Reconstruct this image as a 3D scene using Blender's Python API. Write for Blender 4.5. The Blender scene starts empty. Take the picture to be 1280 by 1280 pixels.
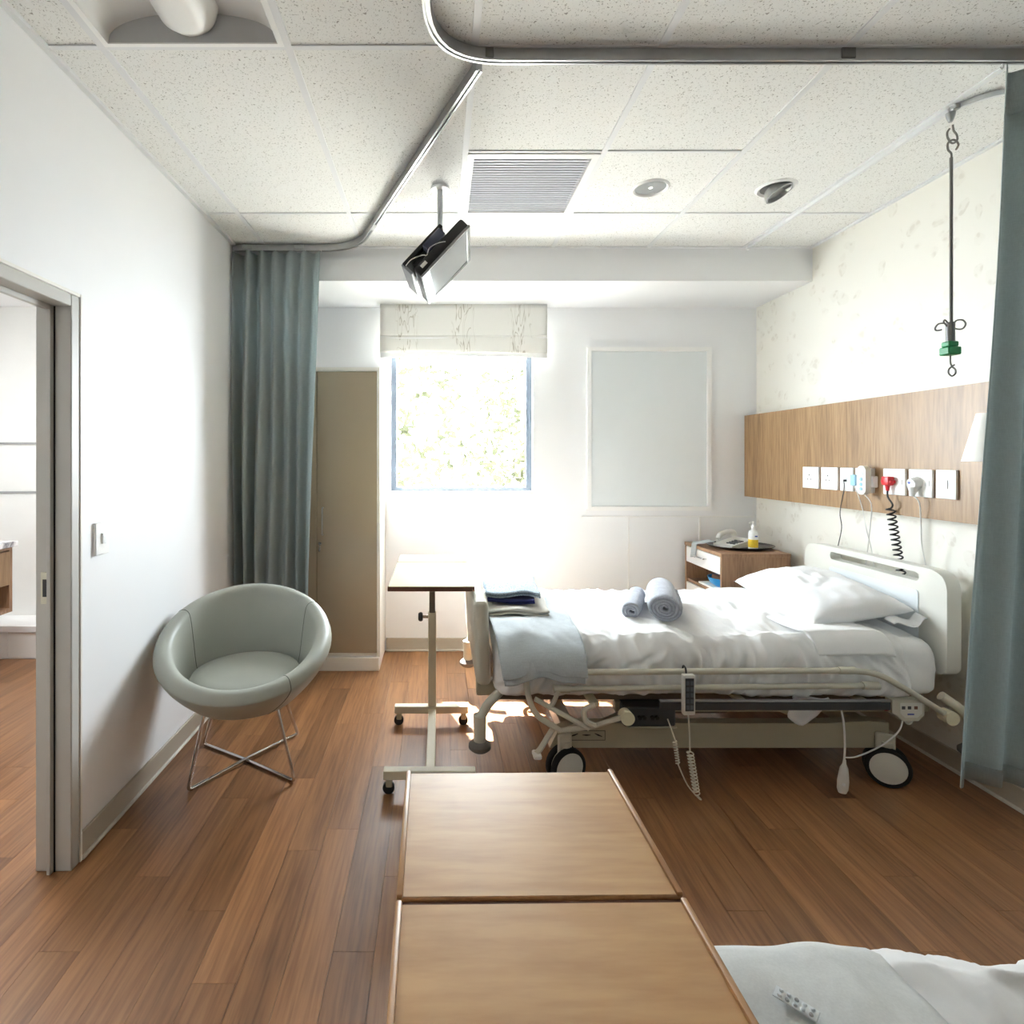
import bpy, bmesh, math, random
from mathutils import Vector, Matrix, noise
PI = math.pi
random.seed(7)
scene = bpy.context.scene
COL = scene.collection

# ------------------------------------------------------------------ camera, sky, sun, exposure
CAMZ = 1.42
cam_d = bpy.data.cameras.new('camera')
cam_d.sensor_width = 36.0
cam_d.lens = 685.0 / 1280.0 * 36.0
cam_d.shift_x = (640 - 548) / 1280.0
cam_d.shift_y = -(640 - 573) / 1280.0
cam_d.clip_start = 0.02
cam = bpy.data.objects.new('camera', cam_d)
cam.location = (0, 0, CAMZ)
cam.rotation_euler = (PI / 2, 0, 0)
COL.objects.link(cam)
scene.camera = cam

world = bpy.data.worlds.new('sky'); scene.world = world
world.use_nodes = True
bg = world.node_tree.nodes['Background']
bg.inputs[0].default_value = (0.86, 0.945, 1.0, 1)
bg.inputs[1].default_value = 26.0

sun_d = bpy.data.lights.new('sun', 'SUN'); sun_d.energy = 50.0; sun_d.angle = 0.012
sun_d.color = (1.0, 0.97, 0.93)
sun = bpy.data.objects.new('sun', sun_d); COL.objects.link(sun)
sun.rotation_euler = Vector((0.25, -0.72, -1.0)).to_track_quat('-Z', 'Y').to_euler()
sun.location = (0, 9, 9)

def portal(name, loc, rot, sx, sy):
    d = bpy.data.lights.new(name, 'AREA'); d.shape = 'RECTANGLE'; d.size = sx; d.size_y = sy
    d.cycles.is_portal = True
    o = bpy.data.objects.new(name, d); o.location = loc; o.rotation_euler = rot; COL.objects.link(o)
portal('window_portal', (0.175, 4.2, 1.72), (-PI / 2, 0, 0), 1.1, 1.15)

vs = scene.view_settings
vs.view_transform = 'Standard'; vs.look = 'None'; vs.gamma = 1.0; vs.use_curve_mapping = False
vs.exposure = 0.88
cy = scene.cycles
cy.max_bounces = 10; cy.diffuse_bounces = 7; cy.glossy_bounces = 4; cy.transparent_max_bounces = 8
cy.transmission_bounces = 4
cy.caustics_reflective = False; cy.caustics_refractive = False
cy.sample_clamp_indirect = 8.0

# ------------------------------------------------------------------ helpers
def lin(c):
    def f(v):
        v /= 255.0
        return v / 12.92 if v <= 0.04045 else ((v + 0.055) / 1.055) ** 2.4
    return (f(c[0]), f(c[1]), f(c[2]), 1.0)

class NT:
    def __init__(s, name):
        s.m = bpy.data.materials.new(name); s.m.use_nodes = True
        s.t = s.m.node_tree; s.b = s.t.nodes['Principled BSDF']
    def n(s, typ, **kw):
        nd = s.t.nodes.new(typ)
        for k, v in kw.items():
            if k.startswith('i_'):
                key = k[2:]
                nd.inputs[int(key) if key.isdigit() else key].default_value = v
            else:
                setattr(nd, k, v)
        return nd
    def l(s, a, b): s.t.links.new(a, b)
    def ramp(s, fac, stops):
        r = s.n('ShaderNodeValToRGB')
        e = r.color_ramp.elements
        while len(e) < len(stops): e.new(0.5)
        for k, (p, c) in enumerate(stops):
            e[k].position = p; e[k].color = c
        s.l(fac, r.inputs[0]); return r.outputs[0]
    def coords(s, scale=(1, 1, 1), rnd=False, src='Object'):
        tc = s.n('ShaderNodeTexCoord')
        mp = s.n('ShaderNodeMapping'); mp.inputs['Scale'].default_value = scale
        s.l(tc.outputs[src], mp.inputs[0])
        if rnd:
            oi = s.n('ShaderNodeObjectInfo')
            mul = s.n('ShaderNodeMath', operation='MULTIPLY', i_1=37.0)
            s.l(oi.outputs['Random'], mul.inputs[0])
            s.l(mul.outputs[0], mp.inputs['Location'])
            s.rand = oi.outputs['Random']
        return mp.outputs[0]
    def mix(s, fac, a, b, blend='MIX'):
        m = s.n('ShaderNodeMix', data_type='RGBA', blend_type=blend)
        for sock, v in ((m.inputs[0], fac), (m.inputs[6], a), (m.inputs[7], b)):
            if hasattr(v, 'is_linked'): s.l(v, sock)
            else: sock.default_value = v
        return m.outputs[2]
    def bump(s, h, strength=0.2, dist=0.01):
        b = s.n('ShaderNodeBump', i_Strength=strength, i_Distance=dist)
        s.l(h, b.inputs['Height']); s.l(b.outputs[0], s.b.inputs['Normal'])

MATS = {}
def plain(name, rgb, rough=0.5, metal=0.0, var=0.04, scale=9.0, bump=0.0, bscale=60.0, coat=0.0, sheen=0.0):
    if name in MATS: return MATS[name]
    t = NT(name); c = lin(rgb)
    co = t.coords()
    nz = t.n('ShaderNodeTexNoise', i_Scale=scale, i_Detail=3.0); t.l(co, nz.inputs['Vector'])
    lo = tuple(max(0, v * (1 - var)) for v in c[:3]) + (1,); hi = tuple(min(1, v * (1 + var)) for v in c[:3]) + (1,)
    t.l(t.ramp(nz.outputs[0], [(0.3, lo), (0.7, hi)]), t.b.inputs['Base Color'])
    t.b.inputs['Roughness'].default_value = rough; t.b.inputs['Metallic'].default_value = metal
    if coat: t.b.inputs['Coat Weight'].default_value = coat
    if sheen: t.b.inputs['Sheen Weight'].default_value = sheen
    if bump:
        n2 = t.n('ShaderNodeTexNoise', i_Scale=bscale, i_Detail=2.0); t.l(co, n2.inputs['Vector'])
        t.bump(n2.outputs[0], bump, 0.004)
    MATS[name] = t.m; return t.m

def wood(name, dark, mid, light, scale, rough=0.45, rnd=False, tint=0.0, bump=0.05):
    t = NT(name); co = t.coords(scale, rnd)
    n1 = t.n('ShaderNodeTexNoise', i_Scale=1.0, i_Detail=5.0, i_Roughness=0.6, i_Distortion=0.6); t.l(co, n1.inputs['Vector'])
    mp = t.n('ShaderNodeMapping'); mp.inputs['Scale'].default_value = (6, 6, 6); t.l(co, mp.inputs[0])
    n2 = t.n('ShaderNodeTexNoise', i_Scale=1.0, i_Detail=3.0); t.l(mp.outputs[0], n2.inputs['Vector'])
    c = t.ramp(n1.outputs[0], [(0.28, lin(dark)), (0.5, lin(mid)), (0.72, lin(light))])
    c = t.mix(0.35, c, t.ramp(n2.outputs[0], [(0.35, lin(dark)), (0.6, lin(light))]))
    if rnd:
        v = t.ramp(t.rand, [(0.0, (1 - tint,) * 3 + (1,)), (1.0, (1 + tint * .6, 1 + tint * .6, 1 + tint * .6, 1))])
        c = t.mix(1.0, c, v, 'MULTIPLY')
    t.l(c, t.b.inputs['Base Color'])
    t.b.inputs['Roughness'].default_value = rough
    if bump: t.bump(n2.outputs[0], bump, 0.002)
    return t.m

def fabric(name, rgb, rough=0.9, weave=700.0, var=0.12, streak=True, bump=0.25, trans=0.0):
    t = NT(name); co = t.coords((weave, weave, weave * .12))
    n1 = t.n('ShaderNodeTexNoise', i_Scale=1.0, i_Detail=2.0); t.l(co, n1.inputs['Vector'])
    co2 = t.coords((weave * .12, weave * .12, weave))
    n2 = t.n('ShaderNodeTexNoise', i_Scale=1.0, i_Detail=2.0); t.l(co2, n2.inputs['Vector'])
    c = lin(rgb)
    lo = tuple(v * (1 - var) for v in c[:3]) + (1,); hi = tuple(min(1, v * (1 + var)) for v in c[:3]) + (1,)
    a = t.mix(0.5, n1.outputs[0], n2.outputs[0])
    t.l(t.ramp(a, [(0.35, lo), (0.65, hi)]), t.b.inputs['Base Color'])
    t.b.inputs['Roughness'].default_value = rough
    t.b.inputs['Sheen Weight'].default_value = 0.15
    t.bump(a, bump, 0.001)
    return t.m

M = {}
M['wall'] = plain('wall_paint', (239, 240, 242), 0.55, var=0.012, scale=2.0, bump=0.05, bscale=180)
M['wall_bath'] = plain('bathroom_tile', (236, 236, 232), 0.25, var=0.01)
M['white'] = plain('white_gloss', (243, 243, 242), 0.35, var=0.01)
M['white_matt'] = plain('white_matt', (240, 240, 240), 0.7, var=0.015)
M['tbar'] = plain('ceiling_grid_white', (226, 227, 229), 0.5, var=0.01)
M['alu'] = plain('brushed_aluminium', (176, 177, 178), 0.32, 0.9, var=0.05, scale=30)
M['alu_dark'] = plain('grey_aluminium', (120, 120, 120), 0.4, 0.8, var=0.05)
M['chrome'] = plain('chrome', (215, 215, 216), 0.12, 1.0, var=0.02)
M['steel'] = plain('steel', (120, 118, 114), 0.3, 1.0, var=0.05)
M['black'] = plain('black_plastic', (16, 16, 18), 0.35, var=0.1)
M['rubber'] = plain('black_rubber', (22, 22, 22), 0.75, var=0.1)
M['cable_white'] = plain('white_cable', (225, 225, 222), 0.5)
M['cable_grey'] = plain('dark_grey_cable', (62, 62, 64), 0.5)
M['frame_grey'] = plain('grey_door_frame', (188, 187, 182), 0.45, var=0.02)
M['skirting'] = plain('taupe_skirting', (176, 166, 150), 0.45, var=0.03)
M['skirting_edge'] = plain('pale_edge_strip', (205, 200, 190), 0.4, var=0.03)
M['bed_plastic'] = plain('cream_grey_plastic', (206, 203, 188), 0.42, var=0.02)
M['head_plastic'] = plain('pale_grey_plastic', (222, 222, 214), 0.4, var=0.015)
M['head_panel'] = plain('white_blue_panel', (228, 233, 236), 0.35, var=0.01)
M['bed_metal'] = plain('beige_enamel', (176, 170, 148), 0.4, var=0.04)
M['bed_dark'] = plain('dark_grey_plastic', (62, 64, 66), 0.5, var=0.06)
M['bed_brown'] = plain('brown_grey_metal', (112, 96, 80), 0.5, var=0.1)
M['pad_grey'] = plain('grey_rubber_pad', (104, 98, 92), 0.7, var=0.08)
M['red'] = plain('red_plastic', (196, 24, 34), 0.35)
M['green'] = plain('green_plastic', (0, 122, 66), 0.4)
M['blue'] = plain('blue_enamel', (44, 150, 214), 0.3)
M['navy'] = fabric('navy_cloth', (24, 32, 92))
M['lightblue'] = plain('light_blue_print', (150, 196, 222), 0.5)
M['yellow'] = plain('yellow_label', (226, 190, 44), 0.5, var=0.12, scale=60)
M['logo_blue'] = plain('blue_mark', (60, 84, 170), 0.5)
M['leather'] = plain('sage_grey_leather', (166, 169, 160), 0.42, var=0.04, scale=5, bump=0.06, bscale=260)
M['seam'] = plain('dark_seam', (84, 88, 84), 0.8)
M['beige_door'] = plain('beige_lacquer', (160, 148, 128), 0.16, var=0.02, scale=2, coat=0.3)
M['white_wood'] = plain('white_lacquer', (236, 234, 228), 0.4, var=0.01)
M['tray_dark'] = plain('dark_metal_tray', (52, 46, 46), 0.22, 0.6, var=0.1)
M['phone'] = plain('pale_grey_phone', (226, 226, 222), 0.4)
M['phone_dark'] = plain('dark_grey_keys', (80, 82, 84), 0.5)
M['board'] = plain('whiteboard_surface', (226, 231, 233), 0.22, var=0.006)
M['screen'] = plain('grey_screen_glass', (120, 125, 130), 0.15, var=0.03, coat=0.5)
M['silver'] = plain('silver_bezel', (150, 151, 150), 0.3, 0.6, var=0.12, scale=40)
M['paper'] = plain('white_paper', (240, 240, 236), 0.7)
M['brown'] = plain('brown_leather', (110, 70, 44), 0.5)
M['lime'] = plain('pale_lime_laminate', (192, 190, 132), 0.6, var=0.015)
M['edge_brown'] = plain('brown_edge_band', (96, 62, 44), 0.5)
M['lamp_shade'] = plain('white_lamp_shade', (246, 244, 238), 0.8, var=0.01)
M['pillow'] = fabric('white_pillow_cotton', (240, 241, 243), weave=500, var=0.015, bump=0.06)
M['sheet'] = fabric('white_sheet_cotton', (238, 238, 238), weave=500, var=0.015, bump=0.06)
M['blanket'] = fabric('pale_grey_blanket', (184, 191, 195), weave=260, var=0.08, bump=0.4)
M['blanket_front'] = fabric('off_white_blanket', (214, 216, 215), weave=260, var=0.06, bump=0.4)
M['cream_cloth'] = fabric('cream_cloth', (226, 222, 212), weave=300, var=0.05, bump=0.3)
M['towel'] = fabric('grey_towel', (166, 170, 180), weave=220, var=0.14, bump=0.8)
def translucent(m, rgb, fac):
    nt = m.node_tree; out = nt.nodes['Material Output']; pb = nt.nodes['Principled BSDF']
    tl = nt.nodes.new('ShaderNodeBsdfTranslucent'); tl.inputs[0].default_value = lin(rgb)
    mx = nt.nodes.new('ShaderNodeMixShader'); mx.inputs[0].default_value = fac
    nt.links.new(pb.outputs[0], mx.inputs[1]); nt.links.new(tl.outputs[0], mx.inputs[2]); nt.links.new(mx.outputs[0], out.inputs[0]); return m
M['curtain'] = translucent(fabric('teal_grey_curtain', (180, 188, 188), weave=420, var=0.13, bump=0.3), (184, 196, 197), 0.45)
M['mesh'] = fabric('pale_mesh_header', (176, 188, 190), weave=420, var=0.1)
M['panel_wood'] = wood('oak_veneer', (112, 86, 58), (142, 112, 78), (164, 134, 98), (3, 16, 1.1), 0.4)
M['cab_wood'] = wood('walnut_veneer', (116, 86, 62), (146, 112, 84), (168, 134, 104), (14, 14, 1.3), 0.45)
M['table_wood'] = wood('beech_laminate', (172, 128, 80), (190, 148, 97), (202, 162, 111), (1.4, 9, 9), 0.38, bump=0.0)
M['table_edge'] = wood('beech_edge', (140, 98, 58), (170, 124, 78), (186, 142, 92), (12, 1.5, 12), 0.4)
M['plank'] = wood('vinyl_plank', (107, 71, 44), (138, 95, 61), (165, 120, 80), (15, 0.8, 15), 0.33, rnd=True, tint=0.22, bump=0.03)
M['joint'] = plain('dark_joint', (70, 44, 28), 0.8)

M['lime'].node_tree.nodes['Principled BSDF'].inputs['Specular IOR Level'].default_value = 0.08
# patterned materials
def tile_mat():
    t = NT('mineral_fibre_tile'); co = t.coords((1, 1, 1))
    n1 = t.n('ShaderNodeTexNoise', i_Scale=170.0, i_Detail=2.0, i_Distortion=0.8); t.l(co, n1.inputs['Vector'])
    n2 = t.n('ShaderNodeTexNoise', i_Scale=95.0, i_Detail=1.0); t.l(co, n2.inputs['Vector'])
    a = t.ramp(n1.outputs[0], [(0.33, lin((178, 176, 172))), (0.39, lin((234, 234, 232)))])
    b = t.ramp(n2.outputs[0], [(0.25, lin((178, 176, 172))), (0.29, lin((255, 255, 255)))])
    t.l(t.mix(1.0, a, b, 'MULTIPLY'), t.b.inputs['Base Color'])
    t.b.inputs['Roughness'].default_value = 0.85
    t.bump(a, 0.5, 0.002)
    return t.m
M['tile'] = tile_mat()
def paper_mat():
    t = NT('floral_wallpaper'); co = t.coords((1, 1, 1))
    nz = t.n('ShaderNodeTexNoise', i_Scale=5.0, i_Detail=2.0); t.l(co, nz.inputs['Vector'])
    warp = t.mix(0.12, co, nz.outputs[1])
    v = t.n('ShaderNodeTexVoronoi', i_Scale=13.0); t.l(warp, v.inputs['Vector'])
    v2 = t.n('ShaderNodeTexVoronoi', i_Scale=34.0); t.l(warp, v2.inputs['Vector'])
    n3 = t.n('ShaderNodeTexNoise', i_Scale=4.2, i_Detail=1.0); t.l(co, n3.inputs['Vector'])
    leaf = t.ramp(v.outputs['Distance'], [(0.36, (1, 1, 1, 1)), (0.42, (0, 0, 0, 1))])
    vein = t.ramp(v2.outputs['Distance'], [(0.30, (1, 1, 1, 1)), (0.5, (0.25, 0.25, 0.25, 1))])
    area = t.ramp(n3.outputs[0], [(0.47, (0, 0, 0, 1)), (0.53, (1, 1, 1, 1))])
    f = t.mix(1.0, t.mix(1.0, leaf, vein, 'MULTIPLY'), area, 'MULTIPLY')
    t.l(t.mix(f, lin((236, 234, 226)), lin((222, 218, 208))), t.b.inputs['Base Color'])
    t.l(t.ramp(f, [(0, (0.6,) * 3 + (1,)), (1, (0.32,) * 3 + (1,))]), t.b.inputs['Roughness'])
    return t.m
M['wallpaper'] = paper_mat()
def blind_mat():
    t = NT('twig_print_blind'); co = t.coords((1, 1, 1))
    tc = t.n('ShaderNodeSeparateXYZ'); t.l(co, tc.inputs[0])
    # branching twigs: thin contour lines of stretched noise, gathered around three stems
    mp = t.n('ShaderNodeMapping'); mp.inputs['Scale'].default_value = (26, 1, 5); t.l(co, mp.inputs[0])
    nz = t.n('ShaderNodeTexNoise', i_Scale=1.0, i_Detail=1.0, i_Distortion=1.2); t.l(mp.outputs[0], nz.inputs['Vector'])
    line = t.ramp(nz.outputs[0], [(0.44, (0, 0, 0, 1)), (0.475, (1, 1, 1, 1)), (0.51, (0, 0, 0, 1))])
    m1 = t.n('ShaderNodeMath', operation='MULTIPLY', i_1=2 * PI / 0.41); t.l(tc.outputs[0], m1.inputs[0])
    m2 = t.n('ShaderNodeMath', operation='COSINE'); t.l(m1.outputs[0], m2.inputs[0])
    area = t.ramp(m2.outputs[0], [(0.15, (0, 0, 0, 1)), (0.75, (1, 1, 1, 1))])
    f = t.mix(1.0, line, area, 'MULTIPLY')
    t.l(t.mix(f, lin((228, 227, 222)), lin((176, 170, 158))), t.b.inputs['Base Color'])
    t.b.inputs['Roughness'].default_value = 0.9
    return t.m
M['blind'] = blind_mat()
def print_mat():
    t = NT('speckled_cotton'); co = t.coords()
    v = t.n('ShaderNodeTexVoronoi', i_Scale=120.0); t.l(co, v.inputs['Vector'])
    t.l(t.ramp(v.outputs['Distance'], [(0.24, lin((96, 110, 138))), (0.36, lin((168, 182, 194)))]), t.b.inputs['Base Color'])
    t.b.inputs['Roughness'].default_value = 0.9; return t.m
M['print'] = print_mat()
def marble():
    t = NT('grey_marble'); co = t.coords((6, 6, 6))
    n1 = t.n('ShaderNodeTexNoise', i_Scale=1.0, i_Detail=6.0, i_Distortion=2.0); t.l(co, n1.inputs['Vector'])
    t.l(t.ramp(n1.outputs[0], [(0.4, lin((130, 130, 134))), (0.55, lin((232, 232, 232)))]), t.b.inputs['Base Color'])
    t.b.inputs['Roughness'].default_value = 0.15; return t.m
M['marble'] = marble()
def glass():
    t = NT('window_glass'); nt = t.t
    tr = t.n('ShaderNodeBsdfTransparent'); gl = t.n('ShaderNodeBsdfGlossy'); gl.inputs['Roughness'].default_value = 0.03
    mx = t.n('ShaderNodeMixShader'); mx.inputs[0].default_value = 0.05
    t.l(tr.outputs[0], mx.inputs[1]); t.l(gl.outputs[0], mx.inputs[2])
    t.l(mx.outputs[0], nt.nodes['Material Output'].inputs[0]); return t.m
M['glass'] = glass()
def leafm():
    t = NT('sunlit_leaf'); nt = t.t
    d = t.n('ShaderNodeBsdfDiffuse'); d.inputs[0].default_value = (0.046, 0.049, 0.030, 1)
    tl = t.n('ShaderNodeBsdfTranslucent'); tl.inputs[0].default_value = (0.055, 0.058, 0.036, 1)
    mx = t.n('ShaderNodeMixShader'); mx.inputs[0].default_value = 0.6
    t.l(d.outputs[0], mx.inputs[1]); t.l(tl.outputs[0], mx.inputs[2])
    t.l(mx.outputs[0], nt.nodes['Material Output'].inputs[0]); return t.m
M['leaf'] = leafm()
def emis(name, rgb, s):
    t = NT(name); t.b.inputs['Base Color'].default_value = lin(rgb)
    t.b.inputs['Emission Color'].default_value = lin(rgb); t.b.inputs['Emission Strength'].default_value = s; return t.m

# ---- mesh helpers (all author in world coordinates; obj() moves them to the parent's origin)
ORG = {}
def B(): return bmesh.new()
def box(bm, x0, x1, y0, y1, z0, z1, bev=0.0, seg=2):
    m = Matrix.Translation(((x0 + x1) / 2, (y0 + y1) / 2, (z0 + z1) / 2)) @ Matrix.Diagonal((abs(x1 - x0), abs(y1 - y0), abs(z1 - z0), 1))
    r = bmesh.ops.create_cube(bm, size=1.0, matrix=m)
    if bev:
        es = list({e for v in r['verts'] for e in v.link_edges})
        bmesh.ops.bevel(bm, geom=es, offset=bev, segments=seg, profile=0.5, affect='EDGES', clamp_overlap=True)
    return bm
def cyl(bm, p0, p1, r0, r1=None, n=16):
    p0, p1 = Vector(p0), Vector(p1); d = p1 - p0
    m = Matrix.Translation((p0 + p1) / 2) @ d.to_track_quat('Z', 'Y').to_matrix().to_4x4()
    bmesh.ops.create_cone(bm, cap_ends=True, segments=n, radius1=r0, radius2=r0 if r1 is None else r1, depth=d.length, matrix=m)
    return bm
def smooth(pts, k=6, closed=False):
    P = [Vector(p) for p in pts]; n = len(P); out = []
    for i in range(n if closed else n - 1):
        a, b, c, d = (P[(i - 1) % n], P[i], P[(i + 1) % n], P[(i + 2) % n]) if closed else (P[max(i - 1, 0)], P[i], P[i + 1], P[min(i + 2, n - 1)])
        for j in range(k):
            t = j / k
            out.append(0.5 * ((2 * b) + (c - a) * t + (2 * a - 5 * b + 4 * c - d) * t * t + (3 * b - a - 3 * c + d) * t ** 3))
    if not closed: out.append(P[-1])
    return out
def fillet(pts, r, k=5):
    P = [Vector(p) for p in pts]; out = [P[0]]
    for i in range(1, len(P) - 1):
        a = (P[i - 1] - P[i]); b = (P[i + 1] - P[i]); rr = min(r, a.length * .45, b.length * .45)
        s, e = P[i] + a.normalized() * rr, P[i] + b.normalized() * rr
        for j in range(k + 1):
            t = j / k; out.append((1 - t) ** 2 * s + 2 * t * (1 - t) * P[i] + t * t * e)
    return out + [P[-1]]
def sweep(bm, pts, prof, closed=False, up=None):
    """sweep a closed 2D profile (list of (a,b)) along pts"""
    P = [Vector(p) for p in pts]; n = len(P); rings = []
    T = []
    for i in range(n):
        if closed: d = P[(i + 1) % n] - P[i - 1]
        else: d = P[min(i + 1, n - 1)] - P[max(i - 1, 0)]
        T.append(d.normalized() if d.length > 1e-9 else Vector((0, 0, 1)))
    ref = Vector(up) if up else (Vector((0, 0, 1)) if abs(T[0].z) < 0.9 else Vector((1, 0, 0)))
    N = (ref - T[0] * ref.dot(T[0])).normalized()
    for i in range(n):
        if i and not up:
            N = T[i - 1].rotation_difference(T[i]) @ N
        elif up:
            N = ref
        N = (N - T[i] * N.dot(T[i])).normalized(); Bn = T[i].cross(N)
        rings.append([bm.verts.new(P[i] + N * b + Bn * a) for a, b in prof])
    m = len(prof)
    for i in range(n if closed else n - 1):
        A, C = rings[i], rings[(i + 1) % n]
        for j in range(m):
            bm.faces.new((A[j], A[(j + 1) % m], C[(j + 1) % m], C[j]))
    if not closed:
        bm.faces.new(rings[0][::-1]); bm.faces.new(rings[-1])
    return bm
def circ(r, n=8): return [(r * math.cos(2 * PI * i / n), r * math.sin(2 * PI * i / n)) for i in range(n)]
def tube(bm, pts, r, n=8, closed=False): return sweep(bm, pts, circ(r, n), closed)
def helix(p0, p1, r, turns, k=10):
    p0, p1 = Vector(p0), Vector(p1); d = p1 - p0; z = d.normalized()
    x = z.orthogonal().normalized(); y = z.cross(x); N = int(turns * k)
    return [p0 + d * (i / N) + (x * math.cos(2 * PI * i / k) + y * math.sin(2 * PI * i / k)) * r for i in range(N + 1)]
def lathe(bm, prof, c=(0, 0, 0), n=24, sx=1.0, sy=1.0):
    rings = []
    for r, z in prof:
        rings.append([bm.verts.new((c[0] + sx * r * math.cos(2 * PI * i / n), c[1] + sy * r * math.sin(2 * PI * i / n), c[2] + z)) for i in range(n)])
    for A, C in zip(rings, rings[1:]):
        for j in range(n): bm.faces.new((A[j], A[(j + 1) % n], C[(j + 1) % n], C[j]))
    if prof[0][0] > 1e-6: bm.faces.new(rings[0][::-1])
    if prof[-1][0] > 1e-6: bm.faces.new(rings[-1])
    bmesh.ops.remove_doubles(bm, verts=bm.verts[:], dist=1e-6)
    return bm
def grid(bm, nu, nv, f, closed_u=False):
    V = [[bm.verts.new(f(i / (nu if closed_u else nu - 1), j / (nv - 1))) for j in range(nv)] for i in range(nu)]
    for i in range(nu if closed_u else nu - 1):
        for j in range(nv - 1):
            k = (i + 1) % nu
            bm.faces.new((V[i][j], V[k][j], V[k][j + 1], V[i][j + 1]))
    return bm
def prism(bm, outer, holes, f0, f1):
    """outer/holes: 2D loops; f0,f1 map (a,b)->world for the two faces"""
    for f, flip in ((f0, True), (f1, False)):
        es = []
        for loop in [outer] + holes:
            vs_ = [bm.verts.new(f(*p)) for p in loop]
            for i in range(len(vs_)): es.append(bm.edges.new((vs_[i], vs_[(i + 1) % len(vs_)])))
        bmesh.ops.triangle_fill(bm, use_beauty=True, use_dissolve=False, edges=es)
    # sides
    bm.verts.index_update(); bm.verts.ensure_lookup_table()
    tot = sum(len(l) for l in [outer] + holes); base = len(bm.verts) - 2 * tot; k = 0
    for loop in [outer] + holes:
        n = len(loop)
        for i in range(n):
            a, b = base + k + i, base + k + (i + 1) % n
            bm.faces.new((bm.verts[a], bm.verts[b], bm.verts[b + tot], bm.verts[a + tot]))
        k += n
    return bm
def rrect(x0, x1, y0, y1, r, k=5):
    out = []
    for cx, cy_, a in ((x1 - r, y1 - r, 0), (x0 + r, y1 - r, PI / 2), (x0 + r, y0 + r, PI), (x1 - r, y0 + r, 1.5 * PI)):
        for i in range(k + 1):
            t = a + PI / 2 * i / k; out.append((cx + r * math.cos(t), cy_ + r * math.sin(t)))
    return out

def obj(name, bm, mat, parent=None, sharp=40, thick=0.0, sub=0, kind=None, label=None):
    bmesh.ops.recalc_face_normals(bm, faces=bm.faces[:])
    me = bpy.data.meshes.new(name)
    if parent is not None and parent.name in ORG:
        bmesh.ops.translate(bm, verts=bm.verts[:], vec=-ORG[parent.name])
    bm.to_mesh(me); bm.free()
    me.materials.append(M[mat] if isinstance(mat, str) else mat)
    me.shade_smooth(); me.set_sharp_from_angle(angle=math.radians(sharp))
    o = bpy.data.objects.new(name, me); COL.objects.link(o)
    if parent is not None:
        o.parent = parent
        if parent.name in ORG: ORG[o.name] = ORG[parent.name]
    if thick:
        s = o.modifiers.new('thickness', 'SOLIDIFY'); s.thickness = thick; s.offset = 0
    if sub:
        s = o.modifiers.new('smooth', 'SUBSURF'); s.levels = sub; s.render_levels = sub
    if kind: o['kind'] = kind
    if label: o['label'] = label
    return o
def thing(name, label, cat, loc=(0, 0, 0), group=None, world=True):
    o = bpy.data.objects.new(name, None); o.empty_display_size = 0.05
    o.location = loc; COL.objects.link(o)
    ORG[o.name] = Vector(loc) if world else Vector((0, 0, 0))
    o['label'] = label; o['category'] = cat
    if group: o['group'] = group
    return o
def tag(o, label, cat, group=None):
    o['label'] = label; o['category'] = cat
    if group: o['group'] = group
    return o
def struct(name, bm, mat, parent=None, **kw):
    o = obj(name, bm, mat, parent, **kw)
    if parent is None: o['kind'] = 'structure'
    return o

# ------------------------------------------------------------------ room shell
XL, XR, YB, YR, ZC = -1.273, 2.35, 4.05, -1.7, 2.745
WT = 0.10                      # left wall thickness
DY0, DY1, DZ = 0.93, 1.895, 1.955   # bathroom door opening

floor = struct('floor', box(B(), -3.62, XR + .12, YR - .1, 4.3, -0.12, -0.006), 'joint')
# vinyl planks, one object each
cache = {}
def plank(x0, x1, y0, y1):
    key = (round(x1 - x0, 4), round(y1 - y0, 4)); g = 0.0005
    if key not in cache:
        b = box(B(), -key[0] / 2 + g, key[0] / 2 - g, -key[1] / 2 + g, key[1] / 2 - g, -0.005, 0)
        o = obj('plank', b, 'plank', floor); cache[key] = o.data
    else:
        o = bpy.data.objects.new('plank', cache[key]); COL.objects.link(o); o.parent = floor
    o.location = ((x0 + x1) / 2, (y0 + y1) / 2, 0)
PW, PL = 0.121, 0.95
def lay(xa, xb, ya, yb, seed):
    rr = random.Random(seed); x = xa; i = 0
    while x < xb - 1e-4:
        x1 = min(x + PW, xb); y = ya; first = True; off = [0.0, .55, .25, .8, .4, .65, .12][i % 7] * PL
        while y < yb - 1e-4:
            y1 = min(y + (PL - off if first and off else PL), yb); first = False
            if yb - y1 < .05: y1 = yb
            plank(x, x1, y, y1); y = y1
        x = x1; i += 1
lay(XL, XR, YR, YB, 1)
lay(XL - WT - 1.95, XL - WT, 1.0, 3.88, 2)
lay(XL - WT, XL, DY0, DY1, 3)

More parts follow.
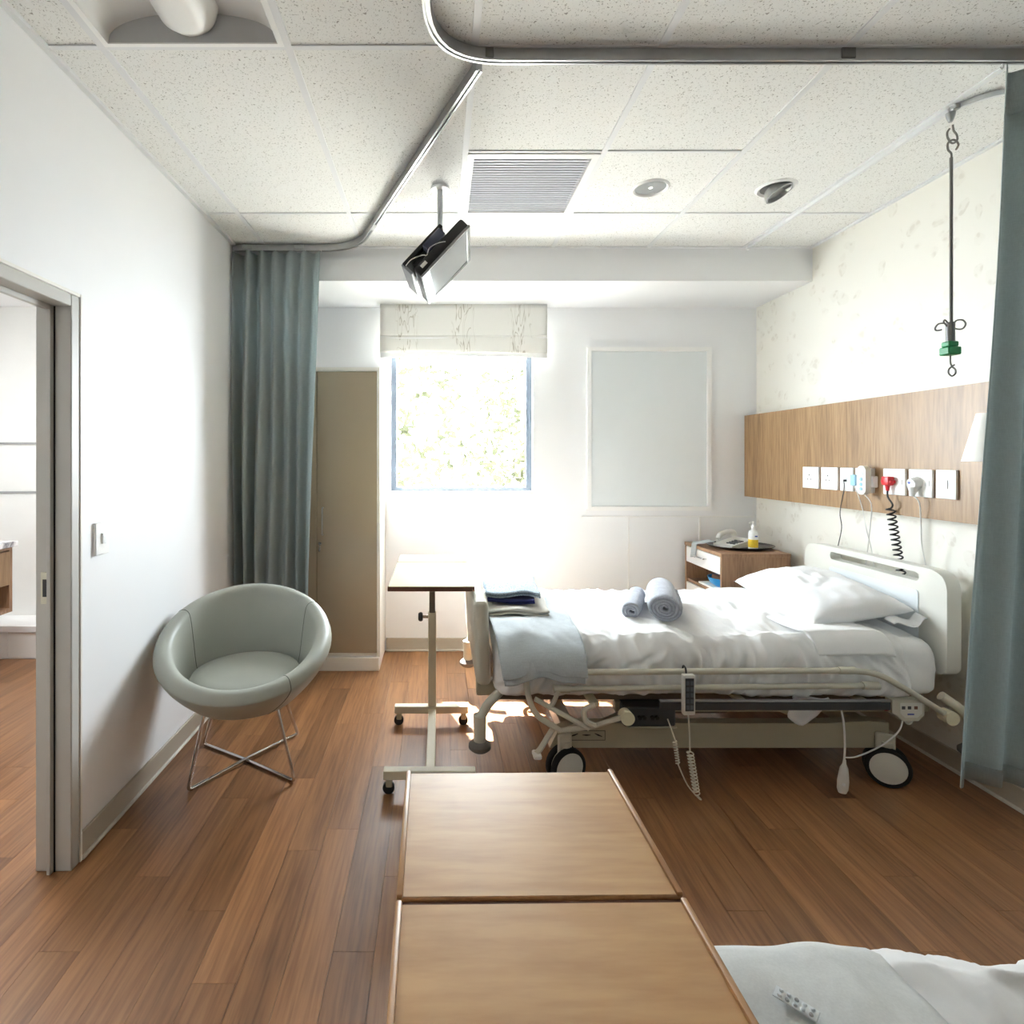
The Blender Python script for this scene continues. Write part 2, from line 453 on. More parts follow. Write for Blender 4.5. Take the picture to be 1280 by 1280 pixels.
b = B()
box(b, XL - WT, XL, YR - .1, DY0, -.005, ZC + .1); box(b, XL - WT, XL, DY0, DY1, DZ, ZC + .1); box(b, XL - WT, XL, DY1, YB + .15, -.005, ZC + .1)
struct('wall_left', b, 'wall')
WX0, WX1, WZ0, WZ1 = -0.355, 0.70, 1.175, 2.30       # window hole in the back wall
b = B()
box(b, XL, WX0, YB, YB + .15, -.005, ZC + .1); box(b, WX1, XR + .1, YB, YB + .15, -.005, ZC + .1)
box(b, WX0, WX1, YB, YB + .15, -.005, WZ0); box(b, WX0, WX1, YB, YB + .15, WZ1, ZC + .1)
struct('wall_back', b, 'wall')
struct('wall_right', box(B(), XR, XR + .1, YR - .1, YB + .15, -.005, ZC + .1), 'wallpaper')
struct('wall_rear', box(B(), XL - WT, XR + .1, YR - .1, YR, -.005, ZC + .1), plain('bounce_cutting_taupe', (150, 146, 140), .7, var=.02))  # unseen wall behind the camera, darkened to cut bounce light on floor and ceiling
# bulkhead along the window wall
BH_Y, BH_Z = 3.44, 2.533
struct('trim_1', box(B(), XL, XR, BH_Y, YB, BH_Z, ZC + .1, .004), 'wall')

# ceiling: slab, grid, tiles
TX = [-1.083, -.483, .117, .717, 1.317, 1.917]
ceil = struct('ceiling', box(B(), XL - .1, XR + .1, YR - .1, YB + .1, ZC + .1, ZC + .2), 'white_matt')
tcache = {}
def ctile(x0, x1, y0, y1):
    if x1 - x0 < .03 or y1 - y0 < .03: return
    key = (round(x1 - x0, 3), round(y1 - y0, 3)); g = .006
    if key not in tcache:
        o = obj('ceiling_tile', box(B(), -key[0] / 2 + g, key[0] / 2 - g, -key[1] / 2 + g, key[1] / 2 - g, .002, .018, .002, 1), 'tile', ceil); tcache[key] = o.data
    else:
        o = bpy.data.objects.new('ceiling_tile', tcache[key]); COL.objects.link(o); o.parent = ceil
    o.location = ((x0 + x1) / 2, (y0 + y1) / 2, ZC)
YS = [YR, -.634, .566, 1.766, 2.966, BH_Y]
cols = [XL] + TX + [XR]
for i in range(len(cols) - 1):
    for j in range(len(YS) - 1):
        if i == 1 and j == 2: continue                       # light fitting sits here
        if i in (3, 4) and j == 3:
            if i == 4: ctile(cols[i], cols[i + 1], 2.366, 2.966)
            ctile(cols[i], cols[i + 1], 1.766, 2.366)
        else: ctile(cols[i], cols[i + 1], YS[j], YS[j + 1])
for x in TX:
    obj('grid_bar', box(B(), x - .012, x + .012, YR, BH_Y, ZC - .003, ZC + .012), 'tbar', ceil)
for y in YS[1:-1]:
    obj('grid_bar', box(B(), XL, XR, y - .009, y + .009, ZC - .0025, ZC + .011), 'tbar', ceil)
obj('grid_bar', box(B(), .117, 1.317, 2.360, 2.372, ZC - .0025, ZC + .011), 'tbar', ceil)
obj('edge_angle', box(B(), XL, XL + .022, YR, BH_Y, ZC - .012, ZC + .003), 'tbar', ceil)
obj('edge_angle', box(B(), XR - .02, XR, YR, BH_Y, ZC - .008, ZC + .003), 'tbar', ceil)
obj('edge_angle', box(B(), XL, XR, BH_Y - .015, BH_Y, ZC - .006, ZC + .003), 'tbar', ceil)

# skirtings
b = box(B(), XL, XL + .012, DY1 + .04, YB, 0, .095, .003, 1); s = struct('baseboard_left', b, 'skirting')
obj('edge_strip', box(B(), XL, XL + .022, DY1 + .04, YB, 0, .014, .004, 1), 'skirting_edge', s)
s = struct('baseboard_right', box(B(), XR - .012, XR, YR, YB, 0, .095, .003, 1), 'skirting')
obj('edge_strip', box(B(), XR - .022, XR, YR, YB - .013, 0, .014, .004, 1), 'skirting_edge', s)
s = struct('baseboard_back', box(B(), -.385, XR - .013, YB - .012, YB, 0, .095, .003, 1), 'skirting')
obj('edge_strip', box(B(), -.385, XR - .023, YB - .022, YB, 0, .014, .004, 1), 'skirting_edge', s)

# door frame to the bathroom
b = B()
x0, x1 = XL - WT - .012, XL + .012
d = struct('door_1', box(b, x0, x1, DY1 - .012, DY1 + .03, 0, DZ + .03, .003, 1), 'frame_grey')
obj('frame_jamb', box(B(), x0, x1, DY0 - .03, DY0 + .012, 0, DZ + .03, .003, 1), 'frame_grey', d)
obj('frame_head', box(B(), x0, x1, DY0 + .012, DY1 - .012, DZ - .012, DZ + .03, .003, 1), 'frame_grey', d)
obj('door_stop', box(B(), XL - .062, XL - .048, DY1 - .03, DY1 - .0122, 0, DZ - .0122, .002, 1), 'frame_grey', d)
obj('door_stop', box(B(), XL - .062, XL - .048, DY0 + .012, DY1 - .03, DZ - .03, DZ - .0122, .002, 1), 'frame_grey', d)
obj('seal', box(B(), XL - .0475, XL - .043, DY1 - .0145, DY1 - .0122, 0, DZ - .0122), 'rubber', d)
obj('architrave', box(B(), XL + .002, XL + .016, DY1 + .03, DY1 + .042, 0, DZ + .042, .002, 1), 'white_wood', d)
obj('architrave', box(B(), XL + .002, XL + .016, DY0, DY1 + .03, DZ + .03, DZ + .042, .002, 1), 'white_wood', d)
sp = obj('strike_plate', box(B(), XL - .092, XL - .064, DY1 - .016, DY1 - .0118, .92, 1.03, .002, 1), plain('cream_steel', (206, 204, 186), .4, .3), d)
obj('latch_hole', box(B(), XL - .084, XL - .070, DY1 - .0168, DY1 - .0158, .945, 1.005), 'black', sp)

# bathroom
BX0, BYB, BZC = XL - WT - 2.1, 4.15, 2.57
struct('wall_bathroom_back', box(B(), BX0, XL - WT, BYB, BYB + .1, -.005, BZC), 'wall_bath')
struct('wall_bathroom_left', box(B(), BX0 - .1, BX0, .9, BYB + .1, -.005, BZC), 'wall_bath')
struct('wall_bathroom_front', box(B(), BX0, XL - WT, .82, .92, -.005, BZC), 'wall_bath')
struct('ceiling_bathroom', box(B(), BX0 - .1, XL - WT, .82, BYB + .1, BZC, BZC + .1), 'white_matt')
led = struct('trim_2', box(B(), BX0, XL - WT, 3.89, BYB - .001, -.004, .19), 'wall_bath')
obj('ledge_slab', box(B(), BX0, XL - WT, 3.87, BYB - .001, .19, .235, .003, 1), 'white', led)
for k in range(8):
    x = XL - WT - .28 * (k + 1)
    if x > BX0 + .1: obj('tile', box(B(), x + .002, x + .278, 3.884, 3.89, .004, .186, .001, 1), 'wall_bath', led)
for n_, z in ((3, 1.535), (4, 1.165)):
    struct('trim_%d' % n_, box(B(), BX0, XL - WT, BYB - .012, BYB - .0005, z - .007, z + .007), 'alu')
v = thing('vanity_unit', 'wooden vanity with marble top inside the bathroom doorway', 'vanity', (-3.05, 3.1, .43))
obj('marble_top', box(B(), -3.36, -2.735, 2.6, 3.57, .85, .885, .003, 1), 'marble', v)
b = B(); box(b, -3.36, -2.76, 2.62, 3.55, .83, .8498); box(b, -3.36, -2.76, 2.62, 3.55, .43, .455)
box(b, -3.36, -2.76, 3.525, 3.55, .455, .83); box(b, -3.36, -2.76, 2.62, 2.645, .455, .83); box(b, -3.36, -3.34, 2.645, 3.525, .455, .83)
obj('carcass', b, 'cab_wood', v)
obj('drawer', box(B(), -3.3, -2.75, 2.65, 3.52, .61, .825, .002, 1), 'panel_wood', v)
lp = thing('bathroom_ceiling_light', 'square white ceiling light in the bathroom', 'light', (-2.3, 2.6, BZC - .05))
obj('housing', box(B(), -2.6, -2.0, 2.3, 2.9, BZC - .03, BZC, .005, 1), 'white', lp)
obj('diffuser', box(B(), -2.58, -2.02, 2.32, 2.88, BZC - .05, BZC - .0305, .008, 2), emis('bathroom_light_glow', (248, 251, 255), 24.0), lp)

# windows
w = struct('window_1', box(B(), WX0, WX0 + .04, YB + .07, YB + .12, WZ0, WZ1), plain('dark_grey_window_frame', (92, 100, 108), .4, .5))
for bb in ((WX1 - .04, WX1, WZ0, WZ1), (WX0 + .04, WX1 - .04, WZ0, WZ0 + .03), (WX0 + .04, WX1 - .04, WZ1 - .04, WZ1)):
    obj('frame_bar', box(B(), bb[0], bb[1], YB + .07, YB + .12, bb[2], bb[3]), MATS['dark_grey_window_frame'], w)
obj('pane', box(B(), WX0 + .04, WX1 - .04, YB + .092, YB + .098, WZ0 + .03, WZ1 - .04), 'glass', w)
obj('sill', box(B(), WX0, WX1, YB - .012, YB + .07, WZ0 - .02, WZ0 + .002, .004, 1), 'white', w)
# trunking joints on the back wall below the whiteboard
struct('trim_5', box(B(), 1.06, 2.33, YB - .006, YB, .985, .995, .001, 1), 'white')
struct('trim_6', box(B(), 1.925, 1.935, YB - .008, YB, .1, .985, .001, 1), 'white')
struct('trim_7', box(B(), 1.40, 1.41, YB - .008, YB, .1, .985, .001, 1), 'white')

# outdoors
g = struct('ground_outside', box(B(), -14, 14, 4.6, 30, -3.2, -3.0), plain('pale_paving', (214, 210, 200), .9))
def tree(cx, cy_, label, n, seed, rx, rz, cz):
    rr = random.Random(seed)
    t = thing('tree', label, 'tree', (cx, cy_, -3.0), 'sunlit trees outside the window')
    b = B(); tube(b, smooth([(cx, cy_, -3), (cx + .1, cy_, -1), (cx - .05, cy_, .5), (cx + .12, cy_, cz + .4)], 4), .09, 8)
    for k in range(9):
        a = rr.uniform(0, 2 * PI); z = rr.uniform(0, cz)
        tube(b, smooth([(cx, cy_, z), (cx + .5 * rx * math.cos(a), cy_ + .5 * math.sin(a), z + .35), (cx + rx * math.cos(a), cy_ + math.sin(a), z + .9)], 3), .022, 5)
    obj('trunk', b, plain('bark', (150, 134, 112), .9), t)
    b = B()
    for k in range(n):
        while True:
            p = Vector((rr.uniform(-1, 1), rr.uniform(-1, 1), rr.uniform(-1, 1)))
            if p.length < 1 and noise.noise(p * 2.6 + Vector((seed, 0, 0))) > -.05: break
        p = Vector((cx + p.x * rx, cy_ + p.y * 1.0, cz + p.z * rz))
        d = Vector((rr.gauss(0, 1), rr.gauss(0, 1), rr.gauss(0, 1))).normalized(); e = d.orthogonal().normalized()
        L, W = rr.uniform(.07, .13), rr.uniform(.03, .05)
        q = [p - d * L, p + e * W, p + d * L, p - e * W]
        b.faces.new([b.verts.new(v_) for v_ in q])
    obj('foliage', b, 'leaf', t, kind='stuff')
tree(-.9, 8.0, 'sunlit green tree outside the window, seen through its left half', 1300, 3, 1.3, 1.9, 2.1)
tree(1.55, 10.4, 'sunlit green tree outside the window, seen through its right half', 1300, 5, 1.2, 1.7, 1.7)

# ------------------------------------------------------------------ ceiling things
# recessed fluorescent fitting
fx0, fx1, fy0, fy1 = -1.083, -.483, .566, 1.766
f = thing('recessed_light', 'recessed ceiling light with curved reflector and central white tube', 'ceiling light', ((fx0 + fx1) / 2, (fy0 + fy1) / 2, ZC))
b = B(); box(b, fx0 + .012, fx0 + .03, fy0 + .006, fy1 - .006, ZC - .004, ZC + .02); box(b, fx1 - .03, fx1 - .012, fy0 + .006, fy1 - .006, ZC - .004, ZC + .02)
box(b, fx0 + .03, fx1 - .03, fy0 + .006, fy0 + .02, ZC - .004, ZC + .02); box(b, fx0 + .03, fx1 - .03, fy1 - .02, fy1 - .006, ZC - .004, ZC + .02)
obj('frame', b, 'white', f)
fc = (fx0 + fx1) / 2; fw = .268
def vault(u, v_):
    a = PI * u; return Vector((fc - fw * math.cos(a), fy0 + .02 + (fy1 - fy0 - .04) * v_, ZC + .093 * math.sin(a) ** .8))
obj('reflector', grid(B(), 33, 2, vault), 'white', f)
for y in (fy1 - .021, fy0 + .019):
    b = B(); arc = [(fc - fw * math.cos(PI * k / 24), ZC + .093 * math.sin(PI * k / 24) ** .8) for k in range(25)]
    prism(b, arc, [], lambda a, c, y=y: Vector((a, y, c)), lambda a, c, y=y: Vector((a, y + .002, c))); obj('end_plate', b, plain('grey_end_plate', (196, 197, 198), .5), f)
b = B()
def basket(u, v_):
    a = PI * u; tap = min(1.0, (1 - v_) * 14 + .82, v_ * 14 + .82)
    return Vector((fc - .095 * tap * math.cos(a), fy0 + .021 + (fy1 - fy0 - .043) * v_, ZC + .086 - .084 * tap * math.sin(a)))
obj('tube_cover', grid(b, 25, 40, basket), 'white', f)

# curtain tracks
prof_rail = [(-.011, -.019), (-.004, -.019), (-.004, -.013), (.004, -.013), (.004, -.019), (.011, -.019), (.011, .019), (-.011, .019)]
RZ = ZC - .024
t = thing('curtain_track', 'aluminium curtain track crossing the ceiling to the left curtain', 'curtain track', (0, 2.6, RZ))
pts = fillet([(XL + .005, 3.39, RZ), (-.50, 3.39, RZ), (.135, 1.815, RZ)], .22, 8)
obj('rail', sweep(B(), pts, prof_rail, up=(0, 0, 1)), 'alu', t)
for p in ((-1.18, 3.39), (-.86, 3.39)):
    obj('rail_clip', box(B(), p[0] - .03, p[0] + .03, 3.374, 3.406, RZ - .012, RZ + .021, .003, 1), 'alu', t)
c1 = Vector((-.36, 3.043, RZ)); dr = (Vector((.135, 1.815, 0)) - Vector((-.5, 3.39, 0))).normalized()
b = box(B(), -.014, .014, -.04, .04, -.02, .021, .003, 1); b.transform(Matrix.Translation(c1) @ dr.to_track_quat('Y', 'Z').to_matrix().to_4x4()); obj('rail_clip', b, 'alu', t)
t = thing('curtain_track', 'thick aluminium curtain track with rounded corner spanning the ceiling front', 'curtain track', (1.2, 1.78, RZ))
pts = fillet([(-.035, YR + .01, RZ), (-.035, 1.775, RZ), (XR - .005, 1.775, RZ)], .24, 10)
obj('rail', sweep(B(), pts, prof_rail, up=(0, 0, 1)), 'alu', t)
for x in (.155, 1.32):
    obj('rail_joint', box(B(), x - .023, x + .023, 1.760, 1.79, RZ - .013, RZ + .021, .002, 1), 'alu_dark', t)

# cubicle curtains
def curtain(name, label, xt, xb, y, z0, z1, nf, amp, seed, header=0.0, lean=None):
    rr = random.Random(seed); ph = [rr.uniform(-.75, .75) for _ in range(nf * 2 + 3)]; am = [rr.uniform(.4, 1.2) for _ in range(nf * 2 + 3)]
    t = thing(name, label, 'curtain', ((xb[0] + xb[1]) / 2, y, z0))
    def f(u, v_, za, zb):
        z = za + (zb - za) * v_; h = max(0.0, (z - z0) / (z1 - z0)); e = h
        k = u * nf * 2; i = int(k); fr = k - i
        a0 = am[i] * (1 if i % 2 else -1); a1 = am[i + 1] * (1 if (i + 1) % 2 else -1)
        sft = 0.5 - 0.5 * math.cos(PI * fr); wv = a0 + (a1 - a0) * sft
        xl, xr = xb[0] + (xt[0] - xb[0]) * e, xb[1] + (xt[1] - xb[1]) * e
        uu = u + .5 * (ph[i] * (1 - fr) + ph[i + 1] * fr) / (nf * 2) * math.sin(PI * u)
        x = xl + (xr - xl) * uu + .010 * math.sin(z * 2.1 + u * 9) * (1 - h)
        yy = y + amp * wv * (.62 + .38 * (1 - h)) + .012 * math.sin(2.4 * z + 7 * u)
        return Vector((x, yy, z))
    zt = z1 - header
    nu = nf * 14 + 1
    obj('cloth', grid(B(), nu, 26, lambda u, v_: f(u * .999, v_, z0, zt)), 'curtain', t, thick=.0016, sharp=80)
    hem = obj('hem', grid(B(), nu, 3, lambda u, v_: f(u * .999, v_, z0 - .001, z0 + .055) + Vector((0, -.0022, 0))), 'curtain', t, thick=.0016, sharp=80)
    if header:
        obj('mesh_header', grid(B(), nu, 4, lambda u, v_: f(u * .999, v_, zt, z1)), 'mesh', t, thick=.0012, sharp=80)
    for k in range(nf + 1):
        p = f(min(k / nf, .998), 1, z0, z1)
        b = B(); tube(b, smooth([(p.x, y, z1 + .012), (p.x + .006, y, z1 + .004), (p.x, y, z1 - .006), (p.x - .006, y, z1 + .002)], 3), .0022, 5); obj('hook', b, 'white', t)
    return t
curtain('cubicle_curtain', 'gathered teal grey curtain hanging beside the beige wardrobe', (XL + .012, -.722), (XL + .016, -.80), 3.368, .14, 2.686, 6, .066, 11)
curtain('cubicle_curtain', 'teal grey curtain hanging at the right edge beside the bedhead', (1.825, 2.225), (1.665, 2.215), 1.775, .365, 2.686, 4, .045, 4, header=.14)

# television on a ceiling pole
tv = thing('television', 'small black and silver television tilted on a ceiling pole', 'television', (.008, 2.685, ZC))
b = cyl(B(), (.008, 2.685, 2.44), (.008, 2.685, ZC - .003), .014); obj('pole', b, plain('pale_grey_pole', (190, 194, 198), .4, .3), tv)
obj('ceiling_plate', cyl(B(), (.008, 2.685, ZC - .012), (.008, 2.685, ZC - .0005), .045, n=24), 'white', tv)
TM = Matrix.Translation((.045, 2.66, 2.345)) @ Matrix.Rotation(math.radians(-3.4), 4, 'Z') @ Matrix.Rotation(math.radians(43.6), 4, 'Y')
def tvp(name, b, mat, par=None, **kw):
    b.transform(TM); return obj(name, b, mat, par or tv, **kw)
tvp('casing', box(B(), -.055, -.001, -.213, .213, -.155, .155, .012, 2), 'black')
tvp('bottom_bezel', box(B(), -.008, .0035, -.212, .212, -.157, -.105, .002, 1), 'silver')
tvp('top_bezel', box(B(), -.008, .0035, -.212, .212, .135, .157, .002, 1), 'silver')
tvp('side_bezel', box(B(), -.008, .003, -.213, -.203, -.105, .135, .001, 1), 'silver')
tvp('side_bezel', box(B(), -.008, .003, .180, .213, -.105, .135, .001, 1), 'black')
tvp('screen', box(B(), -.004, .001, -.203, .180, -.105, .135), 'screen')
tvp('back_cover', box(B(), -.10, -.0555, -.15, .15, -.13, .07, .015, 2), 'black')
cr = tvp('cradle', box(B(), -.122, -.1005, -.17, .17, -.165, .085, .003, 1), 'black')
tvp('cradle_foot', box(B(), -.122, -.056, -.165, .165, -.172, -.158, .002, 1), plain('grey_bracket', (150, 152, 156), .45, .4), cr)
tvp('bracket', box(B(), -.0998, -.058, -.205, -.151, -.05, .06, .003, 1), plain('blue_grey_bracket', (70, 74, 92), .5))
tvp('sticker', box(B(), -.040, -.024, -.2142, -.2128, -.125, -.092), 'paper')
tvp('signal_cable', tube(B(), smooth([(-.10, -.175, -.16), (-.085, -.222, -.13), (-.06, -.228, -.085), (-.05, -.215, -.07), (-.06, -.225, -.04), (-.045, -.23, .0), (-.03, -.216, .03)], 5), .0022, 6), 'cable_white')

# air vent
vx0, vx1, vy0, vy1 = .129, .705, 2.378, 2.956
av = thing('air_vent', 'square ceiling air vent with fine grey slats', 'vent', ((vx0 + vx1) / 2, (vy0 + vy1) / 2, ZC))
prism(b := B(), [(vx0, vy0), (vx1, vy0), (vx1, vy1), (vx0, vy1)], [[(vx0 + .028, vy0 + .035), (vx1 - .03, vy0 + .035), (vx1 - .03, vy1 - .012), (vx0 + .028, vy1 - .012)]], lambda a, c: Vector((a, c, ZC - .006)), lambda a, c: Vector((a, c, ZC + .002)))
obj('frame', b, 'white', av)
obj('duct', box(B(), vx0 + .02, vx1 - .02, vy0 + .03, vy1 - .01, ZC + .05, ZC + .06), plain('vent_backing', (176, 178, 186), .8), av)
sm = None
for k in range(24):
    if sm is None:
        b = box(B(), vx0 + .03 - .417, vx1 - .032 - .417, -.0115, .0115, -.0012, .0012)
        o = obj('slat', b, plain('lilac_grey_slat', (214, 216, 224), .5), av); sm = o.data
    else:
        o = bpy.data.objects.new('slat', sm); COL.objects.link(o); o.parent = av
    o.location = Vector((.417, vy0 + .048 + k * .0222, ZC + .003)) - ORG[av.name] + (ORG[av.name] if k == 0 else Vector()) * 0
    o.rotation_euler = (math.radians(14), 0, 0)
# first slat mesh was shifted to the vent's origin: undo that shift
sm.transform(Matrix.Translation(ORG[av.name]))

# downlights
def ring(bm, c, ro, ri, h, n=32):
    lathe(bm, [(ri, .004), (ri, -.001), ((ro + ri) / 2, -h), (ro, -.001), (ro, .001), (ri, .004)], c, n)
d1 = thing('downlight', 'round recessed downlight beside the air vent', 'downlight', (1.04, 2.685, ZC))
ring(b := B(), (1.04, 2.685, ZC), .088, .072, .008); obj('trim_ring', b, 'white', d1)
lathe(b := B(), [(.073, .002), (.066, .02), (.05, .035), (.0, .038)], (1.04, 2.685, ZC - .002), 32); obj('reflector', b, 'chrome', d1)
lathe(b := B(), [(.0, -.004), (.02, -.002), (.024, .012), (.02, .03)], (1.04, 2.685, ZC + .003), 20); obj('lamp', b, emis('downlight_lamp_glow', (255, 250, 240), 1.2), d1)
d2 = thing('downlight', 'swivel downlight near the drip track with its head tilted out', 'downlight', (1.654, 2.685, ZC))
ring(b := B(), (1.654, 2.685, ZC), .092, .070, .008); obj('trim_ring', b, 'white', d2)
lathe(b := B(), [(.07, .002), (.06, .02), (.0, .025)], (1.654, 2.685, ZC - .002), 32); obj('socket', b, 'alu_dark', d2)
b = B(); lathe(b, [(.0, .03), (.05, .024), (.062, .0), (.066, -.02), (.058, -.022), (.05, -.004), (.0, .008)], (0, 0, 0), 28)
b.transform(Matrix.Translation((1.662, 2.685, ZC - .012)) @ Matrix.Rotation(math.radians(-24), 4, 'Y') @ Matrix.Rotation(math.radians(-14), 4, 'X')); obj('swivel_head', b, 'silver', d2)

# drip track and hanger
dt = thing('drip_track', 'thin white ceiling track for the drip hanger above the bed', 'track', (1.93, 2.8, ZC - .01))
pts = fillet([(1.93, BH_Y - .012, ZC - .011), (1.93, 1.98, ZC - .011), (XR - .03, 1.92, ZC - .011)], .14, 8)
obj('rail', sweep(B(), pts, [(-.007, -.009), (.007, -.009), (.007, .009), (-.007, .009)], up=(0, 0, 1)), 'tbar', dt)
obj('end_cap', box(B(), 1.92, 1.94, BH_Y - .03, BH_Y - .0125, ZC - .026, ZC - .0025, .003, 1), 'white', dt)
obj('rail_joint', box(B(), 1.92, 1.942, 2.035, 2.065, ZC - .024, ZC - .0025, .003, 1), 'alu', dt)
hx, hy = 1.93, 2.065
def hz(y): return CAMZ + (573 - y) * hy / 685
hg = thing('drip_hanger', 'steel drip hanger rod with green clamp hanging above the bed', 'hanger', (hx, hy, hz(470)))
lathe(b := B(), [(.006, 0), (.014, .02), (.016, .034), (.009, .036)], (hx, hy, ZC - .058), 12); obj('trolley', b, 'alu', hg)
def sx(px): return (px - 548) * hy / 685
def hook(pts, r=.0035):
    return tube(B(), smooth([(sx(p[0]), hy, hz(p[1])) for p in pts], 5), r, 7)
obj('hook', hook([(1191, 156), (1192, 163), (1196, 169), (1196, 176), (1190, 179), (1185, 173), (1184, 166), (1187, 161)]), 'steel', hg)
obj('hook', hook([(1195, 187), (1198, 181), (1195, 176), (1190, 175), (1185, 179), (1185, 187), (1189, 192), (1189, 199)]), 'steel', hg)
cyl(b := B(), (sx(1189), hy, hz(404)), (sx(1189), hy, hz(197)), .0055, n=10); obj('rod', b, 'steel', hg)
cyl(b := B(), (sx(1188), hy, hz(432)), (sx(1188), hy, hz(403)), .014, n=14); obj('sleeve', b, 'alu_dark', hg)
for pts in ([(1186, 410), (1180, 403), (1181, 400), (1185, 404), (1187, 409)], [(1180, 404), (1173, 405), (1169, 410), (1170, 413), (1174, 413), (1177, 412)], [(1190, 409), (1195, 401), (1203, 400), (1207, 405), (1203, 411), (1195, 411), (1191, 408)]):
    obj('bag_hook', hook(pts, .003), 'steel', hg)
b = B(); box(b, sx(1179.5), sx(1196), hy - .022, hy + .022, hz(444), hz(434), .004, 1); box(b, sx(1181), sx(1194), hy - .018, hy + .018, hz(434), hz(427), .004, 1); obj('clamp', b, 'green', hg)
obj('lower_hook', hook([(1188, 443), (1188, 453), (1190, 458), (1194, 462), (1194, 467), (1190, 470), (1186, 467), (1186, 462), (1190, 458), (1193, 456)], .003), 'steel', hg)

# ------------------------------------------------------------------ back wall things
bl = thing('roman_blind', 'raised fabric blind with twig print above the window', 'blind', (.18, 3.95, 2.16))
bx0, bx1 = -.42, .785
obj('head_rail', box(B(), bx0 + .005, bx1 - .005, 3.955, 4.0, 2.50, BH_Z - .001), 'white', bl)
def fold(y, z0, z1, bul):
    b = B()
    def f(u, v_):
        return Vector((bx0 + (bx1 - bx0) * u, y - bul * math.sin(PI * v_) - .003 * math.sin(u * 7 + y * 90), z0 + (z1 - z0) * v_ + .004 * math.sin(u * 5 + z0 * 20) * (1 - v_)))
    return grid(b, 24, 8, f)
obj('fold', fold(3.952, 2.285, BH_Z - .002, .004), 'blind', bl, thick=.003)
obj('fold', fold(3.944, 2.183, 2.305, .008), 'blind', bl, thick=.003)
obj('hem_fold', fold(3.958, 2.150, 2.20, .006), 'white_matt', bl, thick=.003)
obj('batten', box(B(), bx0 + .002, bx1 - .002, 3.940, 3.9425, 2.281, 2.290), 'white_matt', bl)

wb = thing('whiteboard', 'large white framed board on the back wall', 'whiteboard', (1.55, YB, 1.04))
X0, X1, Z0, Z1 = 1.094, 2.006, 1.036, 2.238
prism(b := B(), [(X0, Z0), (X1, Z0), (X1, Z1), (X0, Z1)], [[(X0 + .03, Z0 + .03), (X1 - .03, Z0 + .03), (X1 - .03, Z1 - .03), (X0 + .03, Z1 - .03)]], lambda a, c: Vector((a, YB - .028, c)), lambda a, c: Vector((a, YB - .001, c)))
obj('frame', b, 'white', wb)
obj('board', box(B(), X0 + .03, X1 - .03, YB - .012, YB - .002, Z0 + .03, Z1 - .03), 'board', wb)

wd = thing('wardrobe', 'beige lacquered wardrobe in white frame beside the window', 'wardrobe', (-.83, 3.86, 0))
wx0, wx1, wy, wz = XL + .005, -.391, 3.67, 2.03
b = B(); box(b, wx0, wx0 + .02, wy + .02, YB - .003, .09, wz); box(b, wx1 - .02, wx1, wy, YB - .003, .09, wz)
box(b, wx0, wx1 - .02, wy, YB - .003, wz - .025, wz); box(b, wx0 + .02, wx1 - .02, wy + .02, YB - .003, .09, .115); box(b, wx0 + .02, wx1 - .02, YB - .02, YB - .003, .115, wz - .025)
obj('carcass', b, 'white_wood', wd)
obj('plinth', box(B(), wx0, wx1 - .004, wy - .012, YB - .003, 0, .0895, .003, 1), 'white_wood', wd)
mid = -.814
for k, (a, c) in enumerate(((wx0 + .003, mid - .0015), (mid + .0015, wx1 - .022))):
    dr_ = obj('door', box(B(), a, c, wy - .001, wy + .019, .118, wz - .028, .001, 1), 'beige_door', wd)
    if k == 1:
        hxp = a + .04
        obj('handle', tube(B(), fillet([(hxp, wy - .001, 1.09), (hxp, wy - .03, 1.09), (hxp, wy - .03, .91), (hxp, wy - .001, .91)], .012, 4), .005, 8), 'alu', dr_)
        b = cyl(B(), (a + .02, wy - .008, .85), (a + .02, wy, .85), .011); cyl(b, (a + .02, wy - .02, .85), (a + .02, wy - .008, .85), .006); box(b, a + .014, a + .026, wy - .022, wy - .018, .80, .84, .001, 1); obj('lock', b, 'chrome', dr_)

# light switch on left wall
ls = thing('light_switch', 'white rocker light switch on the left wall', 'switch', (XL, 2.06, 1.12))
obj('plate', box(B(), XL, XL + .011, 2.02, 2.102, 1.06, 1.18, .002, 1), 'white', ls)
b = box(B(), XL + .009, XL + .017, 2.052, 2.075, 1.10, 1.14, .002, 1); obj('rocker', b, 'white', ls)

